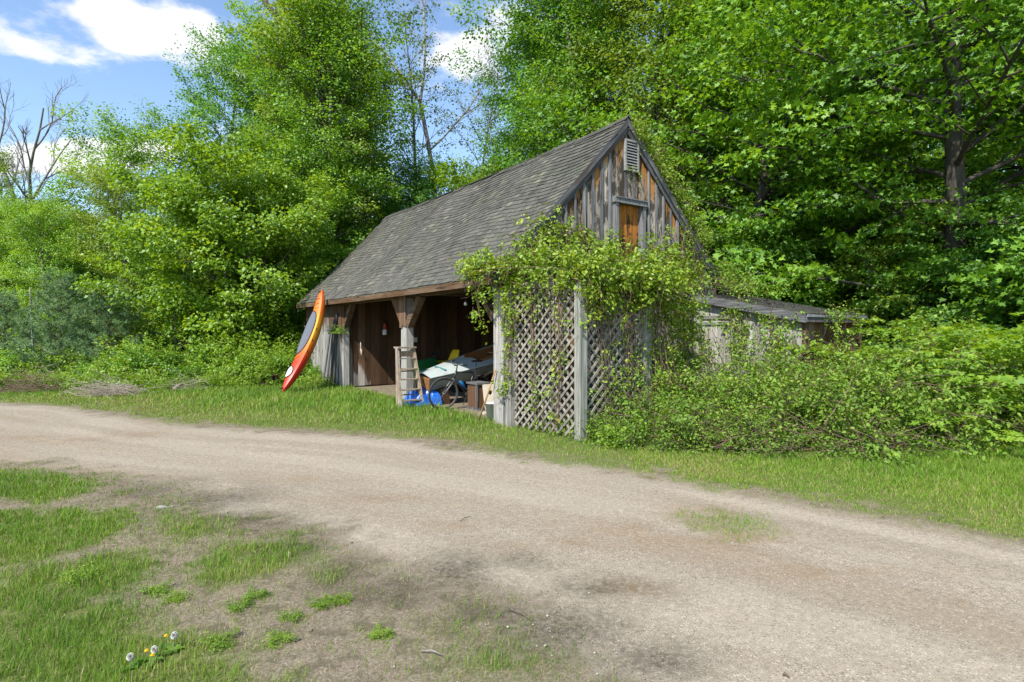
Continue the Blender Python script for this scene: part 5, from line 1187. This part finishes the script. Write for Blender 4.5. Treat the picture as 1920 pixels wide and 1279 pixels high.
BUSH = {k: make_bush(k, s, *a) for k, s, a in (('bramble_a', 1, (1.0, 1.35, 75, 9500, .058, 'bramble')), ('bramble_b', 2, (1.1, 1.1, 80, 9500, .055, 'bramble')), ('bramble_c', 3, (.8, .7, 75, 5000, .05, 'bramble', 'oval', .9)),
        ('shrub_a', 4, (1.2, 1.7, 45, 9000, .085, 'leaf_lime')), ('shrub_b', 5, (1.2, 1.5, 45, 9000, .085, 'leaf')), ('weed', 6, (.45, .45, 26, 1500, .055, 'leaf_lime')))}
def bush(key, x, y, s, rot, label, group=None, sz=None, nm='bramble_bush', cat='bush', z=0):
    o = thing(nm, label, cat, (x, y, z), rot, group); o.scale = (s, s, sz or s); link('stems', BUSH[key][0], o); link('foliage', BUSH[key][1], o); return o
GB = 'bramble bushes massed before the lean-to'
BLL = ['bramble bush filling the corner between lattice and gable wall', 'bramble bush standing before the lean-to door', 'bramble bush in front of the grey lean-to wall', 'tall bramble bush reaching the lean-to eave corner', 'tall bramble bush below the lean-to fascia', 'bramble bush past the free end of the lean-to roof', 'full bramble bush in front of the eave corner bush', 'bramble bush in front of the lean-to door bush', 'full bramble bush in front of the fascia bush', 'bramble bush at the front beside the lime maple sapling', 'bramble bush under the lime maple sapling leaves', 'large bramble bush between the lean-to end and the big maple trunk', 'bramble bush behind the lime maple sapling', 'low bramble bush near the lattice end post', 'arching bramble bush pressed against the lean-to outer corner', 'arching bramble bush climbing the lean-to side wall']
BL1, BL2 = 'tall arching bramble bush massed in front of the lean-to shed', 'low twiggy bramble bush along the front edge of the thicket'
for i, (x, y, s, sz_) in enumerate(((2.35, 9.2, .8, .85), (3.2, 9.6, .95, .9), (4.1, 9.3, 1.0, .95), (5.0, 9.6, 1.0, 1.08), (5.9, 9.7, 1.05, 1.15), (6.8, 10.2, 1.1, 1.2), (4.6, 8.6, .95, 1.1), (3.5, 8.7, .9, .95), (5.5, 8.7, 1.0, 1.15), (6.4, 9.1, 1.0, 1.15), (7.4, 9.9, 1.0, 1.1), (7.4, 10.9, 1.2, 1.25), (8.2, 10.6, 1.1, 1.1), (2.7, 8.7, .7, .65), (5.15, 10.15, .75, 1.22), (4.35, 10.35, .6, 1.0))):
    bush(('bramble_a', 'bramble_b')[i % 2], x, y, s, i * 1.3, BLL[i], GB, sz_)
for i, (x, y, s) in enumerate(((1.55, 8.65, .55), (1.95, 8.25, .6), (2.55, 8.0, .7), (3.2, 7.95, .7), (3.9, 7.85, .75), (4.6, 7.8, .75), (5.3, 8.0, .75), (6.0, 8.3, .75), (6.7, 8.7, .7))):
    bush('bramble_c', x, y, s, i * 2.1, BL2, 'low brambles along the thicket edge')
for i, (x, y, s, k) in enumerate(((1.35, 8.75, .8, 'weed'), (1.6, 8.3, .9, 'weed'), (1.15, 9.0, .6, 'weed'))):
    bush(k, x, y, s, i, 'small leafy plant growing at the foot of the lattice', 'plants at the lattice foot', nm='leafy_plant', cat='plant')
# edge of the woods
for i, (x, y, s) in enumerate(((8.6, 10.6, .9), (9.8, 10.4, .9), (11.0, 10.2, 1.0), (8.0, 12.0, .9), (10.0, 11.6, 1.0), (12.4, 10.4, 1.0), (13.8, 10.8, 1.1), (7.4, 13.6, 1.0), (6.6, 14.2, 1.0), (9.0, 13.9, 1.0))):
    bush('shrub_b', x, y, s, i * .9, 'green shrub growing in the shade of the big sugar maple', 'shrubs under the right trees', nm='shrub')
for i in range(22):
    x = -19 + i * .58; y = 18.3 + float(rng.uniform(-.5, 1.6)) + (1.2 if x < -14 else 0); bush(('shrub_a', 'shrub_b')[i % 2], x, y, float(rng.uniform(.55, .9)), i * 1.1, ('lime green shrub', 'darker green shrub')[i % 2] + ' along the wood edge left of the kayak', ('lime', 'darker')[i % 2] + ' shrubs along the left wood edge', nm='shrub')
for i, (x, y, s) in enumerate(((-8.0, 19.6, 1.1), (-7.9, 21.2, 1.3), (-7.2, 22.8, 1.3), (-8.9, 19.0, .9))):
    bush('shrub_a', x, y, s, i, 'lime green shrub crowding the far corner of the barn', 'shrubs at the barn far corner', nm='shrub')
for i in range(30):
    x = -16.5 + i * .30 + float(rng.normal(0, .2)); y = 15.9 + float(rng.uniform(0, 1.5)) + max(0, (x + 9.5)) * .35; bush('weed', x, y, float(rng.uniform(.7, 1.3)), i, 'low weed clump between the lawn and the wood edge', 'weed clumps along the lawn edge', nm='weed_clump', cat='plant')
for i, (a, b, s, lb) in enumerate(((-.42, 8.75, .75, 'bright leafy weed growing against the grey barn wall'), (-.38, 9.9, .7, 'leafy weed behind the kayak foot'))):
    p = B2W(a, b); bush('weed', p.x, p.y, s, i, lb, nm='leafy_weed', cat='plant')
p = B2W(-.12, 8.32, 1.78); o = bush('weed', p.x, p.y, .55, 0, 'small hanging plant climbing the barn post beside the kayak', nm='climbing_plant', cat='plant', z=1.55)
for a, b, s in ((-.12, 3.75, .35), (.35, 3.25, .35), (-.30, 4.55, .3)):
    p = B2W(a, b); bush('weed', p.x, p.y, s, a, 'small weed sprouting round the foot of the stepladder', 'weeds round the stepladder', nm='leafy_weed', cat='plant')
for i, (px, py, s) in enumerate(((295, 1112, .17), (480, 1120, .15), (605, 1134, .15), (640, 1128, .12), (545, 1160, .12), (520, 1205, .15), (410, 1210, .18), (715, 1192, .13), (450, 1140, .14), (330, 1125, .14), (150, 1085, .22))):
    x, y = G(px, py); bush('weed', x, y, s, i, 'small green weed rosette in the bare foreground soil', 'weed rosettes in the bare soil', sz=s * .7, nm='weed_rosette', cat='plant')

# brush piles
def brush(px, py, w, h, n, seed, label):
    rg = np.random.default_rng(seed); x, y = G(px, py); o = thing('brush_pile', label, 'brush pile', (x, y, 0)); mb = MB()
    for i in range(n):
        c = np.array([rg.normal(0, w * .35), rg.normal(0, .25), abs(rg.normal(0, h * .45))]); a = rg.normal(0, .5) + (math.pi if rg.random() < .5 else 0); L = rg.uniform(.3, .9)
        B = bez(c - np.array([math.cos(a), math.sin(a) * .5, 0]) * L / 2, (math.cos(a), math.sin(a) * .5, rg.normal(0, .25)), L, 4, 0, rg, .12); B[:, 2] = np.abs(B[:, 2]) + .01; mb.tube(B, np.linspace(.0055, .0025, 5) * rg.uniform(.4, 1.4), 4, False)
    mb.build('twigs', M['twig_pale'] if seed % 2 else M['twig'], o)
brush(205, 742, 1.0, .32, 260, 1, 'pile of pale cut twigs at the edge of the lawn'); brush(60, 735, 1.2, .4, 220, 2, 'brown heap of dead brush under the pines'); brush(110, 720, 1.6, .7, 120, 3, 'scattered pale dead stalks behind the brown brush heap'); brush(350, 732, .5, .25, 60, 5, 'small pile of pale twigs beside the split log')
x, y = G(1390, 872); 
for i, (px, py, w) in enumerate(((1400, 800, 1.0), (1300, 835, .9), (1650, 850, .9), (1420, 850, 1.0))): brush(px, py, w, .45, 160, 20 + 2 * i, ('tangle of brown canes before the lean-to door', 'brown dead cane heap at the foot of the brambles', 'brown dead canes under the right end of the bramble thicket', 'brown dead canes lying along the front of the thicket')[i])

# climbing vines
def vine(name, label, runs, seed, leaf=.055, per=26, mat='vine', stems=None):
    """runs: (polyline in barn axes, clusters per metre, spread, leaf share)"""
    rg = np.random.default_rng(seed); o = thing(name, label, 'vine', B2W(0, 0), BR); mb = MB(); C = []; Dv = []
    for line, dens, spread, nstem in runs:
        line = np.array(line, float); seg = np.linalg.norm(np.diff(line, axis=0), axis=1); Lt = seg.sum(); sp = np.array(spread)
        for i in range(int(dens * Lt)):
            c = lerp_line(line, rg.random() * .999) + rg.normal(0, 1, 3) * sp; C.append(c); Dv.append(rg.normal(0, 1, 3) + np.array([-.3, -.5, .1]))
        for s in range(nstem):
            n = 14; t = np.linspace(0, 1, n); B = np.array([lerp_line(line, q * .999) for q in t]) + np.cumsum(rg.normal(0, .25, (n, 3)) * sp, 0) * .6 + rg.normal(0, .8, 3) * sp; mb.tube(B, np.linspace(.009, .004, n) * rg.uniform(.5, 1.2), 4, False)
    for c in np.array(C)[::2]:
        mb.tube(bez(c - rg.normal(0, .12, 3), rg.normal(0, 1, 3) + (0, 0, -.2), .4, 3, -.4, rg, .3), np.linspace(.004, .0015, 4), 3, False)
    C = np.array(C); P, N, LD, L, lv = sprays(C, np.array(Dv), per, rg.uniform(.5, 1.2, len(C)) * .12, .5, rg, leaf, .2, .7, .7)
    mb.build('stems', M['twig'], o); link('foliage', leaves('foliage', P, N, LD, L, M[mat], 'oval', lv), o)
vine('climbing_vine', 'yellow-green vine heaped over the lattice top and the lower gable', [
    ([(-.15, .35, 2.60), (.0, -.4, 2.62), (.15, -1.2, 2.58), (.25, -1.85, 2.45)], 105, (.15, .16, .19), 6),
    ([(.2, -1.85, 2.45), (.9, -1.9, 2.42), (1.6, -1.85, 2.45), (2.2, -1.6, 2.45)], 150, (.2, .19, .23), 8),
    ([(.3, -.9, 2.7), (1.1, -.9, 2.72), (2.0, -.9, 2.5), (3.1, -.7, 2.35)], 75, (.2, .3, .13), 8),
    ([(.3, -.14, 2.95), (.9, -.14, 3.25), (1.5, -.14, 3.2), (2.1, -.14, 3.05), (2.55, -.14, 2.75)], 75, (.16, .05, .22), 8),
    ([(3.35, -.14, 2.75), (3.9, -.14, 3.1), (4.4, -.14, 2.9), (4.9, -.14, 2.7)], 70, (.18, .06, .22), 6),
    ([(-.28, .55, 2.58), (-.3, .45, 2.2), (-.25, .4, 1.8)], 14, (.06, .10, .1), 3),
    ([(-.32, 0.05, 2.7), (-.34, 0.35, 2.75), (-.3, .75, 2.72)], 55, (.10, .12, .09), 3),
    ([(1.7, -1.5, 2.3), (2.4, -1.5, 2.1), (2.9, -1.4, 1.8)], 100, (.28, .24, .26), 8),
    ([(.25, -1.9, 2.3), (.3, -1.86, 1.9)], 26, (.07, .05, .12), 5)], 1, .062, 24)
vine('climbing_vine', 'thin leafy vine strands hanging down the face of the lattice', [
    ([(.02, -.15, 2.3), (-.03, -.18, 1.5), (-.02, -.1, .6)], 22, (.05, .06, .1), 4),
    ([(.05, -.7, 2.3), (.08, -.75, 1.3), (.06, -.8, .2)], 7, (.03, .07, .1), 4),
    ([(.12, -1.25, 2.3), (.12, -1.3, 1.2), (.1, -1.15, .1)], 9, (.03, .1, .1), 7),
    ([(.6, -1.80, 2.3), (.7, -1.80, 1.3), (.9, -1.83, .3)], 9, (.12, .04, .12), 9),
    ([(1.1, -1.80, 2.3), (1.2, -1.80, 1.3), (1.25, -1.85, .3)], 11, (.13, .05, .14), 12),
    ([(1.6, -1.85, 2.2), (1.75, -1.85, 1.2), (1.7, -1.95, .3)], 26, (.13, .1, .15), 14)], 2, .055, 20)
vine('climbing_vine', 'green vine trailing down the right roof edge of the gable', [
    ([(3.0, -.02, 5.86), (3.5, .0, 5.35), (4.1, -.02, 4.72), (4.7, -.04, 4.1), (5.3, -.05, 3.5)], 75, (.10, .14, .13), 6),
    ([(3.6, .25, 5.3), (4.2, .3, 4.7), (4.8, .3, 4.05)], 60, (.12, .25, .14), 4),
    ([(4.55, -.12, 3.9), (4.75, -.12, 3.4), (4.95, -.12, 2.9)], 36, (.14, .05, .16), 5), ([(2.98, -.1, 4.74), (2.95, -.1, 4.70)], 60, (.05, .01, .03), 1)], 3, .05, 16)
vine('climbing_vine', 'leafy vine sprawling over the lean-to roof and its grey wall', [
    ([(5.0, -.3, 2.75), (5.4, -.9, 2.62), (5.2, -1.3, 2.45)], 30, (.2, .2, .10), 5), ([(5.3, -.15, 3.0), (5.9, -.2, 2.9), (6.4, -.2, 2.75)], 45, (.22, .1, .14), 5),
    ([(4.72, -1.25, 2.15), (4.66, -1.3, 1.6), (4.6, -1.4, 1.0)], 34, (.07, .13, .14), 6), ([(4.68, -.35, 1.6), (4.6, -.5, 1.2), (4.55, -.7, .7)], 20, (.08, .22, .14), 6), ([(4.70, -2.0, 2.0), (4.62, -2.1, 1.5), (4.55, -2.2, 1.0)], 34, (.1, .18, .16), 6),
    ([(4.0, -.3, 1.9), (3.9, -.5, 1.2), (3.6, -.8, .6)], 45, (.2, .22, .2), 9), ([(2.9, -1.3, 2.2), (3.2, -1.2, 1.5), (3.2, -1.4, .8)], 45, (.25, .22, .2), 10), ([(5.2, -2.7, 1.95), (5.7, -2.75, 1.85), (6.3, -2.75, 1.85)], 10, (.14, .08, .08), 3)], 4, .055, 20, 'bramble')
